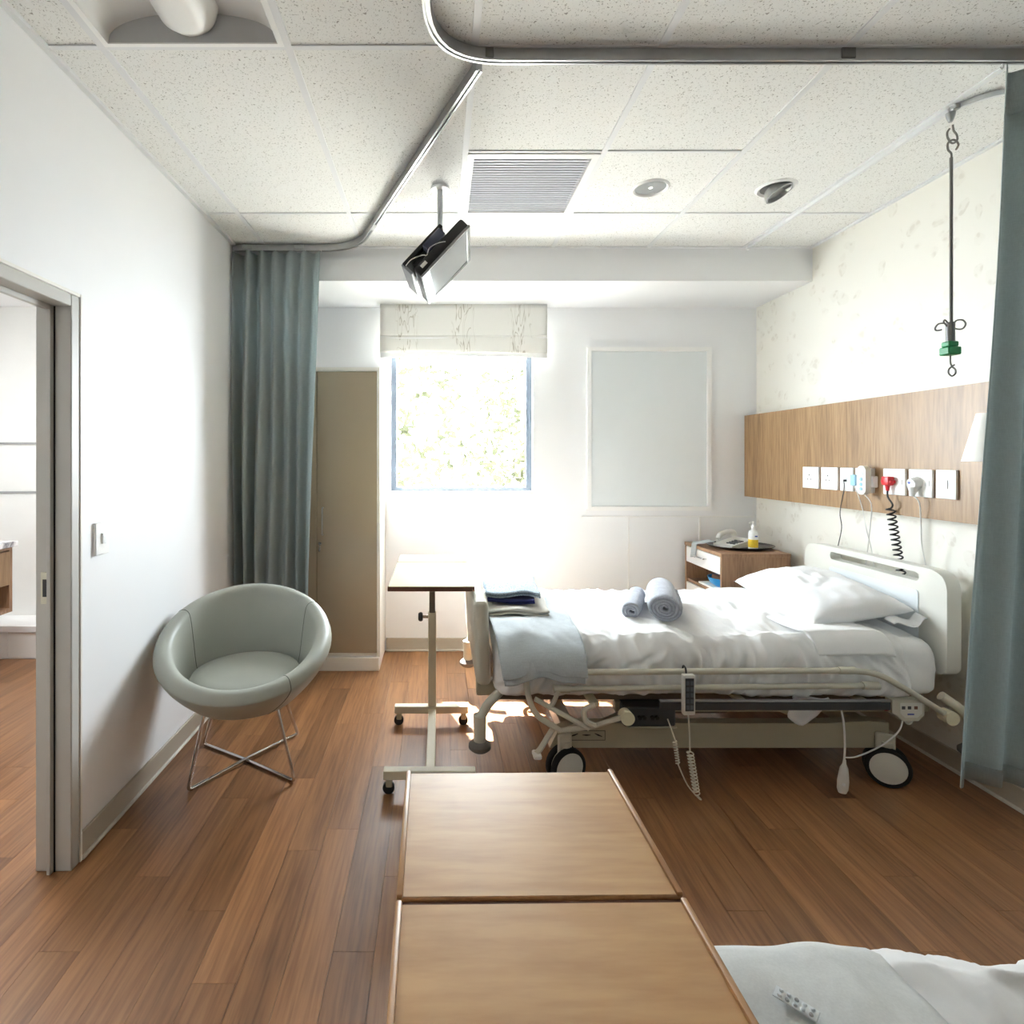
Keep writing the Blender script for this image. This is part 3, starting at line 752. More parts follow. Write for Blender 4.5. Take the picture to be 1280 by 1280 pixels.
# ------------------------------------------------------------------ right wall: bedhead panel and services
PXF = 2.25
bp = thing('bedhead_panel', 'long oak veneer panel on the wall above the headboard', 'wall panel', (2.29, 3.0, 1.143))
obj('carcass', box(B(), PXF + .012, XR - .001, 1.2, 4.025, 1.15, 1.727), 'white_wood', bp)
for a, c in ((1.2, 2.02), (2.02, 3.02), (3.02, 4.03)):
    obj('veneer_board', box(B(), PXF, PXF + .0118, a + .0006, c - .0006, 1.143, 1.734), 'panel_wood', bp)
SZ = 1.305
def socket(y1, y0, label, kind):
    yc = (y0 + y1) / 2; w_ = (y1 - y0) * .94
    t = thing('wall_socket' if kind != 'switch' else 'light_switch', label, 'socket' if kind != 'switch' else 'switch', (PXF, yc, SZ), group='white plates on the oak panel')
    obj('plate', box(B(), PXF - .012, PXF, yc - w_ / 2, yc + w_ / 2, SZ - .064, SZ + .064, .0025, 2), 'white', t)
    if kind == 'pins':
        for dy, dz, r in ((0, .016, .0045), (-.014, -.010, .0038), (.014, -.010, .0038)):
            obj('pin_hole', cyl(B(), (PXF - .0126, yc + .01 + dy, SZ + dz), (PXF - .011, yc + .01 + dy, SZ + dz), r, n=10), 'phone_dark', t)
        obj('rocker', box(B(), PXF - .015, PXF - .012, yc - .047, yc - .033, SZ - .014, SZ + .014, .001, 1), 'white', t)
    elif kind == 'jack':
        obj('jack', box(B(), PXF - .0135, PXF - .012, yc - .012, yc + .012, SZ - .012, SZ + .014, .001, 1), 'head_panel', t)
        obj('jack_hole', box(B(), PXF - .0142, PXF - .0134, yc - .005, yc + .005, SZ - .010, SZ - .002), 'black', t)
    elif kind == 'data':
        for dz in (.02, -.02): obj('jack', box(B(), PXF - .0145, PXF - .012, yc - .016, yc + .016, SZ + dz - .012, SZ + dz + .012, .001, 1), 'head_panel', t)
    elif kind == 'plug':
        obj('rocker', box(B(), PXF - .0155, PXF - .012, yc - .05, yc - .036, SZ - .012, SZ + .014, .001, 1), 'white', t)
    elif kind == 'switch':
        obj('rocker', box(B(), PXF - .016, PXF - .012, yc - .012, yc + .012, SZ - .02, SZ + .02, .001, 1), 'white', t)
    return yc
socket(3.372, 3.224, 'empty white wall socket, farthest from the curtain on oak panel', 'pins')
socket(3.211, 3.070, 'empty white wall socket, second from the panel end by the whiteboard', 'pins')
yj = socket(3.058, 2.958, 'narrow white wall socket with thin dark cable plugged in', 'jack')
yd = socket(2.947, 2.818, 'white wall socket half hidden behind the hanging handset', 'data')
yr = socket(2.762, 2.626, 'white wall socket holding the red plug', 'plug')
yw = socket(2.612, 2.482, 'white wall socket holding the large white plug', 'plug')
socket(2.470, 2.367, 'white light switch plate on the oak panel nearest the lamp', 'switch')
# handset in a holder
hs = thing('call_handset', 'white call handset with blue buttons hung on the oak panel', 'handset', (PXF, 2.85, 1.25))
b = B(); prism(b, rrect(2.812, 2.872, 1.232, 1.382, .028, 6), [], lambda a, c: Vector((PXF - .058, a, c)), lambda a, c: Vector((PXF - .030, a, c))); obj('body', b, 'head_plastic', hs)
obj('holder', box(B(), PXF - .0298, PXF - .001, 2.80, 2.86, 1.27, 1.33, .004, 1), 'white', hs)
for k, z in enumerate((1.34, 1.312, 1.285, 1.262)):
    obj('button', cyl(B(), (PXF - .0605, 2.842, z), (PXF - .058, 2.842, z), .009 if k else .012, n=14), 'head_panel' if k == 0 else 'lightblue', hs)
yb_ = 2.925
obj('connector', box(B(), PXF - .04, PXF - .0146, yb_ - .02, yb_ + .02, SZ - .03, SZ + .028, .003, 1), 'lightblue', hs)
def cable_y(pts, x, r, zt=None):
    """pts in photo pixels on the plane X = x"""
    out = []
    for px, py in pts:
        Y = x * 685 / (px - 548); out.append((x, Y, CAMZ - (py - 573) * Y / 685))
    return tube(B(), smooth(out, 5), r, 6)
CX = 2.315
def panel_cable(pts_px, r, y0, z0, x0=PXF - .02):
    out = [(x0, y0, z0)]
    for px, py, x in pts_px:
        Y = x * 685 / (px - 548); out.append((x, Y, CAMZ - (py - 573) * Y / 685))
    return tube(B(), smooth(out, 5), r, 6)
obj('cord', panel_cable([(1077, 632, 2.235), (1083, 662, 2.23), (1090, 690, 2.275), (1094, 720, 2.29)], .0022, 2.925, 1.275, PXF - .03), 'cable_white', hs)
obj('cord', panel_cable([(1089, 630, 2.21), (1088, 655, 2.225), (1084, 690, 2.275), (1080, 722, 2.29)], .0026, 2.842, 1.235, PXF - .044), 'cable_white', hs)
tc_ = thing('socket_cable', 'thin dark cable hanging from the narrow socket to behind the headboard', 'cable', (PXF, yj, 1.0))
obj('plug', box(B(), PXF - .026, PXF - .0143, yj - .005, yj + .005, SZ - .012, SZ - .001, .001, 1), 'black', tc_)
obj('cord', panel_cable([(1055, 612, 2.232), (1050, 640, 2.236), (1052, 660, 2.27), (1047, 685, 2.29), (1042, 712, 2.295)], .0023, yj, SZ - .007, PXF - .025), 'cable_grey', tc_)
rp = thing('red_plug', 'red mains plug with black coiled cable on the oak panel', 'plug', (PXF, yr, SZ))
yp = yr + .015
b = B(); box(b, PXF - .045, PXF - .0125, yp - .022, yp + .022, SZ - .018, SZ + .026, .006, 2); box(b, PXF - .04, PXF - .014, yp - .032, yp + .032, SZ - .008, SZ + .010, .004, 1); cyl(b, (PXF - .03, yp, SZ - .018), (PXF - .03, yp, SZ - .045), .011, .007); obj('plug_body', b, 'red', rp)
pts = smooth([(PXF - .03, yp, SZ - .04), (PXF - .03, yp - .002, SZ - .075), (PXF - .026, yp - .025, SZ - .11), (PXF - .022, yp - .012, SZ - .13)], 5)
hl = helix((PXF - .02, yp - .004, SZ - .13), (2.292, yp - .006, .80), .0165, 15, 12)
obj('coiled_cable', tube(B(), pts + hl, .0042, 6), 'black', rp)
wp = thing('white_plug', 'white angled mains plug with white cable on the oak panel', 'plug', (PXF, yw, SZ))
yq = yw + .012
b = B(); cyl(b, (PXF - .0125, yq, SZ), (PXF - .045, yq, SZ - .004), .030, .024, 20); cyl(b, (PXF - .032, yq, SZ - .02), (PXF - .036, yq, SZ - .062), .022, .007, 14); obj('plug_body', b, 'phone', wp)
obj('blue_mark', cyl(B(), (PXF - .0452, yq + .008, SZ + .002), (PXF - .0462, yq + .008, SZ + .002), .007, n=10), 'logo_blue', wp)
obj('cord', panel_cable([(1149, 628, 2.222), (1151, 650, 2.235), (1152, 680, 2.275), (1157, 706, 2.29), (1160, 730, 2.295)], .0028, yq, SZ - .058, PXF - .036), 'cable_white', wp)
# reading lamp
rl = thing('reading_lamp', 'white cone shade wall lamp half hidden behind the right curtain', 'lamp', (2.10, 2.08, 1.41))
lc = (2.10, 2.08, 0)
b = lathe(B(), [(.085, 1.408), (.043, 1.592), (.041, 1.592), (.083, 1.408), (.085, 1.408)], lc, 32); obj('lamp_shade', b, 'lamp_shade', rl)
b = tube(B(), fillet([(PXF - .008, 2.08, 1.50), (2.10, 2.08, 1.50), (2.10, 2.08, 1.53)], .02), .008, 8); obj('arm', b, 'chrome', rl)
obj('wall_plate', cyl(B(), (PXF - .012, 2.08, 1.50), (PXF - .0005, 2.08, 1.50), .04, n=20), 'chrome', rl)
obj('bulb', lathe(B(), [(.0, -.04), (.018, -.03), (.024, -.01), (.014, .015), (.012, .03)], (2.10, 2.08, 1.50), 16), 'lamp_shade', rl)

# ------------------------------------------------------------------ bedside cabinet and what stands on it
cx0, cx1, cy0, cy1, cz = 1.81, 2.25, 3.50, 4.02, .81
cb = thing('bedside_cabinet', 'walnut bedside cabinet with white drawer in the back corner', 'cabinet', (2.03, 3.76, 0))
b = B(); box(b, cx0, cx1, cy0, cy0 + .02, 0, cz - .022); box(b, cx0, cx1, cy1 - .02, cy1, 0, cz - .022); box(b, cx1 - .015, cx1, cy0 + .02, cy1 - .02, .05, cz - .022)
box(b, cx0, cx1 - .015, cy0 + .02, cy1 - .02, .06, .08); obj('carcass', b, 'cab_wood', cb)
obj('top', box(B(), cx0 - .004, cx1 + .002, cy0 - .003, cy1 + .003, cz - .0218, cz, .0015, 1), 'cab_wood', cb)
obj('shelf', box(B(), cx0 + .01, cx1 - .0155, cy0 + .0205, cy1 - .0205, .53, .548), 'cab_wood', cb)
dw = obj('drawer', box(B(), cx0 - .001, cx0 + .36, cy0 + .022, cy1 - .022, .672, cz - .026, .002, 1), 'white', cb)
obj('handle', tube(B(), fillet([(cx0, 3.70, .74), (cx0 - .025, 3.70, .74), (cx0 - .025, 3.84, .74), (cx0, 3.84, .74)], .012, 4), .0045, 8), 'chrome', dw)
obj('door', box(B(), cx0 - .001, cx0 + .018, cy0 + .022, cy1 - .022, .085, .525, .002, 1), 'white', cb)
tr = lathe(B(), [(.0, .003), (.15, .003), (.19, .016), (.20, .022), (.20, .019), (.188, .012), (.15, 0), (.0, 0)], (2.06, 3.74, cz), 40, 1.08, .86)
tag(obj('serving_tray', tr, 'tray_dark'), 'dark oval metal tray on the bedside cabinet', 'tray')
ph = thing('telephone', 'pale grey desk telephone on the dark tray', 'telephone', (2.02, 3.74, cz + .004))
PMx = Matrix.Translation((2.03, 3.775, cz + .0045)) @ Matrix.Rotation(math.radians(-68), 4, 'Z')
def php(name, b, mat, **kw): b.transform(PMx); return obj(name, b, mat, ph, **kw)
b = B(); prism(b, [(-.10, 0), (.10, 0), (.10, .052), (-.10, .018)], [], lambda a, c: Vector((c and a or a, -.075, c)), lambda a, c: Vector((a, .075, c))); b.transform(Matrix.Rotation(PI / 2, 4, 'Z'))
php('body', b, 'phone')
for i in range(3):
    for j in range(4):
        zz = .026 + (.035 + (j - 1.5) * .028 - .035 + .065) * .17
        php('key', box(B(), -.005 + i * .024 - .009 + .012, -.005 + i * .024 + .009 + .012, -.055 + j * .024 - .008, -.055 + j * .024 + .008, .022 + j * .0042, .032 + j * .0042, .0015, 1), 'phone_dark')
php('handset', tube(B(), smooth([(-.055, -.075, .05), (-.055, -.06, .075), (-.055, 0, .092), (-.055, .06, .09), (-.055, .078, .066)], 5), .018, 10), 'phone')
php('coiled_cord', tube(B(), helix((-.055, -.082, .045), (-.10, -.03, .022), .008, 7, 10), .0025, 6), 'phone')
b = B(); lathe(b, [(.0, 0), (.026, 0), (.029, .006), (.029, .105), (.024, .125), (.011, .132), (.011, .15), (.0, .15)], (0, 0, 0), 24, 1, 1)
bt = thing('pump_bottle', 'white pump bottle with yellow label on the dark tray', 'bottle', (2.085, 3.63, cz + .0045), world=False)
obj('body', b, 'white', bt)
obj('label', (lambda bb: (lathe(bb, [(.0293, .018), (.0297, .018), (.0297, .07), (.0293, .07)], (0, 0, 0), 24)))(B()), 'yellow', bt)
obj('blue_mark', box(B(), -.006, .012, -.0305, -.029, .088, .097, .001, 1), 'logo_blue', bt)
pb = B(); cyl(pb, (0, 0, .15), (0, 0, .162), .013); cyl(pb, (0, 0, .162), (0, 0, .178), .005); cyl(pb, (0, 0, .176), (0, 0, .186), .009); tube(pb, [(0, 0, .181), (-.022, -.006, .181), (-.03, -.008, .174)], .0045, 6)
obj('pump', pb, 'white', bt)
def strip(u, v_):
    pts = smooth([(1.892, 3.80, .846), (1.868, 3.82, .842), (1.836, 3.84, .829), (1.803, 3.86, .823), (1.797, 3.865, .79), (1.795, 3.87, .75), (1.794, 3.875, .725)], 4)
    p = pts[min(int(u * (len(pts) - 1) + .5), len(pts) - 1)]
    return p + Vector((.012 * math.sin(9 * v_), (v_ - .5) * .07, .004 * math.sin(v_ * 8)))
tag(obj('face_cloth', grid(B(), 25, 7, strip), 'blanket', thick=.005), 'pale grey cloth hanging over the front edge of the bedside cabinet', 'cloth')
tag(obj('paper_stack', box(B(), cx0 + .012, cx0 + .2, cy0 + .035, cy0 + .34, .5485, .562, .002, 1), 'paper'), 'white papers lying on the shelf of the bedside cabinet', 'paper')
bw = lathe(B(), [(.0, 0), (.07, 0), (.10, .02), (.115, .055), (.118, .06), (.113, .06), (.097, .024), (.068, .006), (.0, .006)], (1.935, 3.68, .5625), 36)
tag(obj('kidney_bowl', bw, 'blue'), 'bright blue bowl on the shelf of the bedside cabinet', 'bowl')
tag(obj('leather_case', box(B(), 1.86, 2.01, 3.63, 3.74, .585, .634, .012, 2), 'brown'), 'brown case standing inside the blue bowl', 'case')

# ------------------------------------------------------------------ hospital beds
def fbm(p, o=3):
    s, a = 0, 1
    for _ in range(o): s += a * noise.noise(p); p = p * 2.03; a *= .5
    return s
def caster(t, x, y, r=.083, swing=0.0):
    R = Matrix.Translation((x, y, r)) @ Matrix.Rotation(swing, 4, 'Z')
    wob = None
    for s in (-1, 1):
        b = lathe(B(), [(r - .016, -.013), (r - .004, -.013), (r, -.008), (r, .008), (r - .004, .013), (r - .016, .013), (r - .016, -.013)], (0, 0, 0), 32)
        b.transform(R @ Matrix.Translation((0, s * .022, 0)) @ Matrix.Rotation(PI / 2, 4, 'X')); ty = obj('tyre', b, 'rubber', t)
        b = lathe(B(), [(.0, .012), (r - .03, .014), (r - .016, .010), (r - .016, -.012), (.0, -.012)], (0, 0, 0), 32)
        b.transform(R @ Matrix.Translation((0, s * .022, 0)) @ Matrix.Rotation(PI / 2 * (1 if s < 0 else -1), 4, 'X')); obj('wheel_disc', b, 'head_plastic', t)
    b = B(); box(b, -.04, .03, -.008, .008, .02, r + .055, .006, 1); b.transform(R @ Matrix.Translation((0, 0, -r * .0)));
    cyl(b, (x - .0, y, r + .03), (x, y, r * 2 + .02), .022, n=14); obj('fork', b, 'bed_plastic', t)
def bumper(t, x, y, xin):
    b = B(); cyl(b, (x, y, .20), (x, y, .315), .026, .028, 18); obj('bumper_post', b, 'bed_plastic', t)
    lathe(b := B(), [(.0, 0), (.036, 0), (.048, .010), (.048, .024), (.036, .036), (.026, .04), (.0, .04)], (x, y, .165), 24); obj('bumper_pad', b, 'pad_grey', t)
    b = B(); tube(b, fillet([(x, y, .30), (x + (xin - x) * .4, y + .01, .36), (xin, y + .03, .405)], .03), .02, 10); obj('bumper_arm', b, 'bed_plastic', t)
def side_rail(t, y, s):
    k = 2.31 / 685
    def P(px, py, dy=0): return ((px - 548) * k, y + s * dy, CAMZ - (py - 573) * k)
    obj('top_rail', tube(B(), fillet([P(700, 913), P(668, 893), P(659, 866), P(657, 841), P(760, 840), P(1065, 838), P(1098, 842), P(1140, 866), P(1184, 894)], .05, 5), .0125, 10), 'bed_plastic', t)
    obj('lower_rail', tube(B(), [P(700, 861), P(1090, 857)], .0115, 10), 'bed_plastic', t)
    for a, c in ((692, 712), (1078, 1098)):
        obj('rail_sleeve', tube(B(), [P(a, 861 if a < 900 else 857), P(c, 861 if a < 900 else 857)], .0165, 12), 'bed_plastic', t)
    obj('rail_sleeve', tube(B(), [P(1048, 838), P(1068, 838)], .0155, 12), 'bed_plastic', t)
    obj('link_arm', tube(B(), fillet([P(668, 872, .012), P(700, 890, .012), P(735, 909, .012)], .05), .0105, 8), 'bed_plastic', t)
    obj('link_arm', tube(B(), fillet([P(697, 863, .012), P(690, 879, .012), P(684, 884, .012)], .02), .010, 8), 'bed_plastic', t)
    obj('link_arm', tube(B(), fillet([P(742, 878, .02), P(728, 884, .02), P(729, 898, .02), P(742, 905, .02)], .02), .012, 8), 'bed_plastic', t)
    obj('link_arm', tube(B(), fillet([P(700, 913), P(738, 909), P(776, 897)], .05), .011, 8), 'bed_plastic', t)
    for c in ((783, 896), (1186, 896)):
        p = P(*c); obj('end_knob', cyl(B(), (p[0], y - s * .028, p[2]), (p[0], y + s * .02, p[2]), .0265, .029, 20), plain('cream_knob', (232, 226, 196), .4), t)
    p0, p1 = P(752, 884), P(1108, 874)
    obj('deck_rail', box(B(), .93, 1.90, y + s * .004 - .008, y + s * .004 + .008, .362, .398, .004, 1), 'bed_dark', t)
    obj('deck_rail_cap', box(B(), .93, 1.90, y + s * .004 - .01, y + s * .004 + .01, .3982, .404, .002, 1), 'alu', t)
def hospital_bed(label, dy, foot=True, rail=True):
    t = thing('hospital_bed', label, 'bed', (1.2, 2.83, 0), 'adjustable hospital beds')
    yN, yF = 2.37, 3.29
    if foot:
        b = box(B(), .152, .218, yN, yF, .43, .80, .028, 4)
        for v_ in b.verts:
            if v_.co.z < .55: v_.co.x += (.55 - v_.co.z) * .12
        obj('footboard', b, 'bed_plastic', t)
        for yy in (yN + .10, yF - .10): obj('footboard_bracket', box(B(), .17, .28, yy - .025, yy + .025, .36, .429, .006, 1), 'bed_metal', t)
    # headboard with grip slot
    hb = [(yF, .50), (yF, .86), (yF - .02, .905), (yF - .07, .925), (yN + .07, .925), (yN + .02, .905), (yN, .86), (yN, .50), (yN + .03, .47), (yF - .03, .47)]
    hb = [(p.x, p.y) for p in fillet([Vector((a, c, 0)) for a, c in hb], .03, 3)]
    slot = rrect(yN + .14, yF - .21, .856, .896, .019, 5)
    b = prism(B(), hb, [slot], lambda a, c: Vector((2.20, a, c)), lambda a, c: Vector((2.262, a, c)))
    hbd = obj('headboard', b, 'head_plastic', t, sharp=50)
    bv = hbd.modifiers.new('edge', 'BEVEL'); bv.width = .012; bv.segments = 3; bv.limit_method = 'ANGLE'; bv.angle_limit = math.radians(60)
    b = prism(B(), rrect(yN + .14, yF - .21, .58, .815, .012, 3), [], lambda a, c: Vector((2.196, a, c)), lambda a, c: Vector((2.202, a, c))); obj('head_panel', b, 'head_panel', t)
    for yy in (yN + .12, yF - .12): obj('headboard_bracket', box(B(), 2.10, 2.235, yy - .02, yy + .02, .37, .52, .006, 1), 'bed_metal', t)
    # deck and chassis
    b = B(); box(b, .26, 2.16, yN + .07, yF - .07, .345, .372, .004, 1); obj('mattress_deck', b, 'bed_brown', t)
    for yy in (yN + .05, yF - .085): obj('deck_beam', box(B(), .78, 2.17, yy, yy + .035, .30, .3448, .004, 1), 'bed_metal', t)
    for k, yy in enumerate((yN + .045, yF - .095)):
        out = [(.49, .145), (1.985, .145), (1.985, .255), (1.9, .262), (1.7, .252), (.60, .252), (.53, .225)]
        bm_ = obj('chassis_beam', prism(B(), out, [], lambda a, c, yy=yy: Vector((a, yy, c)), lambda a, c, yy=yy: Vector((a, yy + .05, c))), 'bed_metal', t)
        if k == 0:
            pl = obj('symbol_plate', box(B(), .568, .735, yy - .0015, yy - .0002, .178, .222), plain('symbol_plate_beige', (168, 162, 142), .5), bm_)
            fr = prism(B(), [(.568, .178), (.735, .178), (.735, .222), (.568, .222)], [[(.5705, .1805), (.7325, .1805), (.7325, .2195), (.5705, .2195)]], lambda a, c: Vector((a, yy - .0022, c)), lambda a, c: Vector((a, yy - .0014, c)))
            obj('plate_border', fr, 'bed_dark', bm_)
            for q, (xc, sl) in enumerate(((.598, .35), (.652, 0.0), (.705, -.4))):
                bb = prism(B(), [(-.018, -.001), (0, -.004), (.018, -.001), (.018, .001), (0, .003), (-.018, .001)], [], lambda a, c: Vector((a, 0, c)), lambda a, c: Vector((a, .0012, c)))
                bb.transform(Matrix.Translation((xc, yy - .0026, .202)) @ Matrix.Rotation(-sl, 4, 'Y')); obj('symbol', bb, 'black', bm_)
    for x in (.55, 1.90): obj('cross_beam', box(B(), x, x + .06, yN + .096, yF - .096, .16, .23, .004, 1), 'bed_metal', t)
    for x0_, x1_ in ((.75, 1.05), (1.75, 1.45)):
        for yy in (yN + .14, yF - .17):
            b = B(); sweep(b, [(x0_, yy, .20), (x1_, yy, .335)], [(-.012, -.02), (.012, -.02), (.012, .02), (-.012, .02)]); obj('lift_arm', b, 'bed_metal', t)
    obj('motor', box(B(), 1.12, 1.42, yN + .3, yN + .42, .17, .26, .02, 2), 'bed_brown', t)
    cyl(b := B(), (1.0, yN + .36, .25), (1.5, yN + .36, .22), .018); obj('actuator', b, 'bed_brown', t)
    cbx = obj('control_box', box(B(), .80, 1.025, yN - .005, yN + .1, .262, .345, .006, 1), 'bed_dark', t)
    for k in range(4):
        x = .868 + (k % 2) * .02 + (k // 2) * .055
        obj('cable_socket', cyl(B(), (x, yN - .011, .302), (x, yN - .004, .302), .009, n=12), 'black', cbx)
    obj('box_tray', box(B(), .82, 1.03, yN - .008, yN + .09, .2535, .2615, .003, 1), 'bed_metal', t)
    obj('release_lever', box(B(), 1.30, 1.37, yN + .01, yN + .05, .325, .3445, .006, 1), 'red', t)
    obj('release_lever', cyl(B(), (1.905, yN - .03, .355), (1.93, yN - .03, .355), .012, n=10), 'red', t)
    pn = obj('control_panel', prism(B(), [(1.915, .40), (2.05, .40), (2.05, .335), (2.025, .312), (1.96, .312), (1.935, .335), (1.915, .345)], [], lambda a, c: Vector((a, yN - .058, c)), lambda a, c: Vector((a, yN - .02, c))), 'bed_plastic', t)
    obj('panel_face', prism(B(), [(1.948, .388), (2.04, .388), (2.04, .345), (2.02, .326), (1.968, .326), (1.948, .345)], [], lambda a, c: Vector((a, yN - .0595, c)), lambda a, c: Vector((a, yN - .0578, c))), 'head_plastic', pn)
    for x, m_ in ((1.960, 'phone_dark'), (1.985, 'bed_dark'), (2.012, 'brown')):
        obj('panel_mark', box(B(), x - .006, x + .008, yN - .0606, yN - .0594, .362, .375), m_, pn)
    obj('panel_mark', box(B(), 1.978, 2.005, yN - .0606, yN - .0594, .338, .344), 'logo_blue', pn)
    obj('cable_ring', tube(B(), [(2.0 + .014 * math.cos(a * PI / 6), yN - .04, .304 + .014 * math.sin(a * PI / 6)) for a in range(12)], .003, 6, closed=True), 'head_plastic', t)
    for x, sw in ((.555, .35), (1.955, -.5)):
        for yy in (yN + .02, yF - .02): caster(t, x, yy, swing=sw)
    pd = obj('brake_pedal', sweep(B(), [(.50, yN + .03, .235), (.44, yN - .01, .17), (.42, yN - .02, .155)], [(-.012, -.004), (.012, -.004), (.012, .004), (-.012, .004)]), 'bed_plastic', t)
    obj('pedal_pad', box(B(), .405, .44, yN - .045, yN + .01, .138, .158, .005, 1), 'white', pd)
    if foot:
        bumper(t, .178, yN - .01, .27); bumper(t, .178, yF + .03, .27)
    bumper(t, 2.285 - .03, yN - .055, 2.15); bumper(t, 2.255, yF + .03, 2.15)
    if rail:
        side_rail(t, 2.31, -1); side_rail(t, 3.35, 1)
        for x in (.66, 1.30, 1.82):
            for a, c in ((2.315, yN + .06), (yF - .06, 3.345)):
                obj('rail_bracket', box(B(), x - .02, x + .02, a, c, .372, .388, .003, 1), 'bed_metal', t)
    t.location.y += dy
    return t
hospital_bed('cream hospital bed with lowered side rails below the oak panel', 0)
hospital_bed('hospital bed in the front right corner, mostly out of view', -2.395, foot=False, rail=False)

def bedding(dy, head, seed, labels, wr=1.0):
    yN, yF = 2.385, 3.275; zt, zb = .628, .385; sd = Vector((seed, seed * .7, 0))
    # mattress with fitted sheet
    def prof(s, e=0.0, drop=0.0):
        """rounded cross-section from near bottom over the top to far bottom, s in 0..1"""
        P = [(yN + .035, zb - drop), (yN - .01 - e, zb + .03 - drop * .6), (yN - .022 - e, zb + .11), (yN - .008 - e, zt - .05), (yN + .03, zt - .012 + e), (yN + .10, zt + e), (yN + .45, zt + .008 + e), (yF - .10, zt + e), (yF - .03, zt - .012 + e), (yF + .008 + e, zt - .05), (yF + .022 + e, zb + .11), (yF + .01 + e, zb + .03), (yF - .035, zb)]
        k = s * (len(P) - 1); i = min(int(k), len(P) - 2); t_ = k - i
        a, b_, c, d_ = P[max(i - 1, 0)], P[i], P[i + 1], P[min(i + 2, len(P) - 1)]
        q = [0.5 * (2 * b_[j] + (c[j] - a[j]) * t_ + (2 * a[j] - 5 * b_[j] + 4 * c[j] - d_[j]) * t_ ** 2 + (3 * b_[j] - a[j] - 3 * c[j] + d_[j]) * t_ ** 3) for j in (0, 1)]
        return q
    def surf(x0, x1, e, amp, nu, nv, endround=True, edge=0.0):
        def f(u, v_):
            x = x0 + (x1 - x0) * u + edge * math.sin(v_ * 11 + seed) * max(0, u - .9) * 10
            y, z = prof(v_, e)
            cy_, cz_ = (yN + yF) / 2, (zt + zb) / 2
            if endround:
                ed = min(u, 1 - u) * (x1 - x0); r = .05
                if ed < r:
                    k = 1 - math.sqrt(max(0, 1 - (1 - ed / r) ** 2)); y += (cy_ - y) * k * .16; z += (cz_ - z) * k * .30
            side = 1 - min(1, abs(v_ - .5) / .30)
            top = max(0, min(1, (side) * 3)); 
            n1 = fbm(Vector((x * 3.0, y * 5.0, z * 4)) + sd); n2 = abs(fbm(Vector((x * 9 + y * 5, y * 6 - x * 3, z * 3)) + sd * 2, 2))
            n3 = abs(noise.noise(Vector((x * 15 + 2.5 * noise.noise(Vector((x * 2, z * 6, 3))), z * 5 + y * 3, seed))))
            dd = amp * (.8 * n1 + 1.0 * (.35 - n2) + (.25 + .95 * max(0, min(1, (zt - z) / .07))) * (.3 - n3))
            ws = max(0, min(1, (zt + .006 - z) / .06))
            z += dd * .8 * (1 - ws); y += (-dd if y < cy_ else dd) * 1.1 * ws
            return Vector((x, y + dy, z))
        return grid(B(), nu, nv, f)
    m = thing('mattress', labels[0], 'mattress', (1.2, 2.83 + dy, zb))
    xh = head
    obj('mattress_core', box(B(), .28, xh - .03, yN + .03 + dy, yF - .03 + dy, zb - .01, zt - .05, .03, 3), 'sheet', m)
    obj('fitted_sheet', surf(.245, xh, 0, .010 * wr, 90, 70), 'sheet', m, sub=0, sharp=180)
    c = thing('bed_cover', labels[1], 'bedding', (1.1, 2.83 + dy, zb))
    obj('cover_sheet', surf(.24, xh - .12, .014, .030 * wr, 220, 120, True, .02), 'sheet', c, sharp=180)
    def turn(u, v_):
        x = 1.62 + .34 * u + .015 * math.sin(v_ * 9); vv = .24 + v_ * .5; y, z = prof(vv, .024)
        n1 = fbm(Vector((x * 5, y * 4, seed)))
        return Vector((x - .06 * v_, y + dy, z + .010 * n1 + .006 * math.sin(PI * u)))
    obj('turn_down', grid(B(), 26, 50, turn), 'sheet', c, thick=.008, sharp=180)
    return m, c
bedding(0, 2.175, 3.0, ('white mattress with fitted sheet on the bed below oak panel', 'rumpled white sheet spread over the bed below oak panel'), 1.0)
bedding(-2.395, 2.175, 8.0, ('white mattress on the bed in the front right corner', 'rumpled white sheet on the bed in the front right corner'), 1.1)
# loose sheet tail under the deck rail
tail = lambda u, v_: Vector((1.515 + .15 * u + .01 * math.sin(v_ * 5), 2.345 + .018 * math.sin(u * 6 + v_ * 2), .40 - (.115 * (1 - .75 * abs(u - .3) ** 1.2) + .01 * math.sin(u * 9)) * v_))
tag(obj('sheet_tail', grid(B(), 14, 8, tail), 'sheet', thick=.003, sharp=180), 'loose white sheet corner hanging below the side rail of the bed', 'sheet')

# pillow
def pillow_bm(L, W, T, seed):
    b = B()
    def f(u, v_, s):
        a, c = 2 * u - 1, 2 * v_ - 1
        e = max(0, (1 - abs(a) ** 2.6)) * max(0, (1 - abs(c) ** 2.6)); h = T * e ** .5
        pin = 1 - .06 * (1 - abs(a) ** 2) * abs(c) ** 3; pin2 = 1 - .06 * (1 - abs(c) ** 2) * abs(a) ** 3
        n = fbm(Vector((a * 1.4 + seed, c * 1.6, s)), 3) * .016 + (.12 - abs(noise.noise(Vector((a * 3 - c * 2, c * 3 + a, seed))))) * .026 * e
        return Vector((a * L / 2 * pin2, c * W / 2 * pin, s * h * (.60 if s > 0 else .40) + n * (e ** .4) * (1 if s > 0 else .3)))
    grid(b, 40, 40, lambda u, v_: f(u, v_, 1)); grid(b, 40, 40, lambda u, v_: f(u, v_, -1))
    bmesh.ops.remove_doubles(b, verts=b.verts[:], dist=.0008)
    return b
pw = thing('pillow', 'plump white pillow lying at the head of the bed', 'pillow', (1.955, 2.86, .712), world=False)
pw.rotation_euler = (math.radians(3), math.radians(-9), math.radians(-3))
obj('pillowcase', pillow_bm(.46, .74, .160, 2.0), 'pillow', pw, sharp=180)
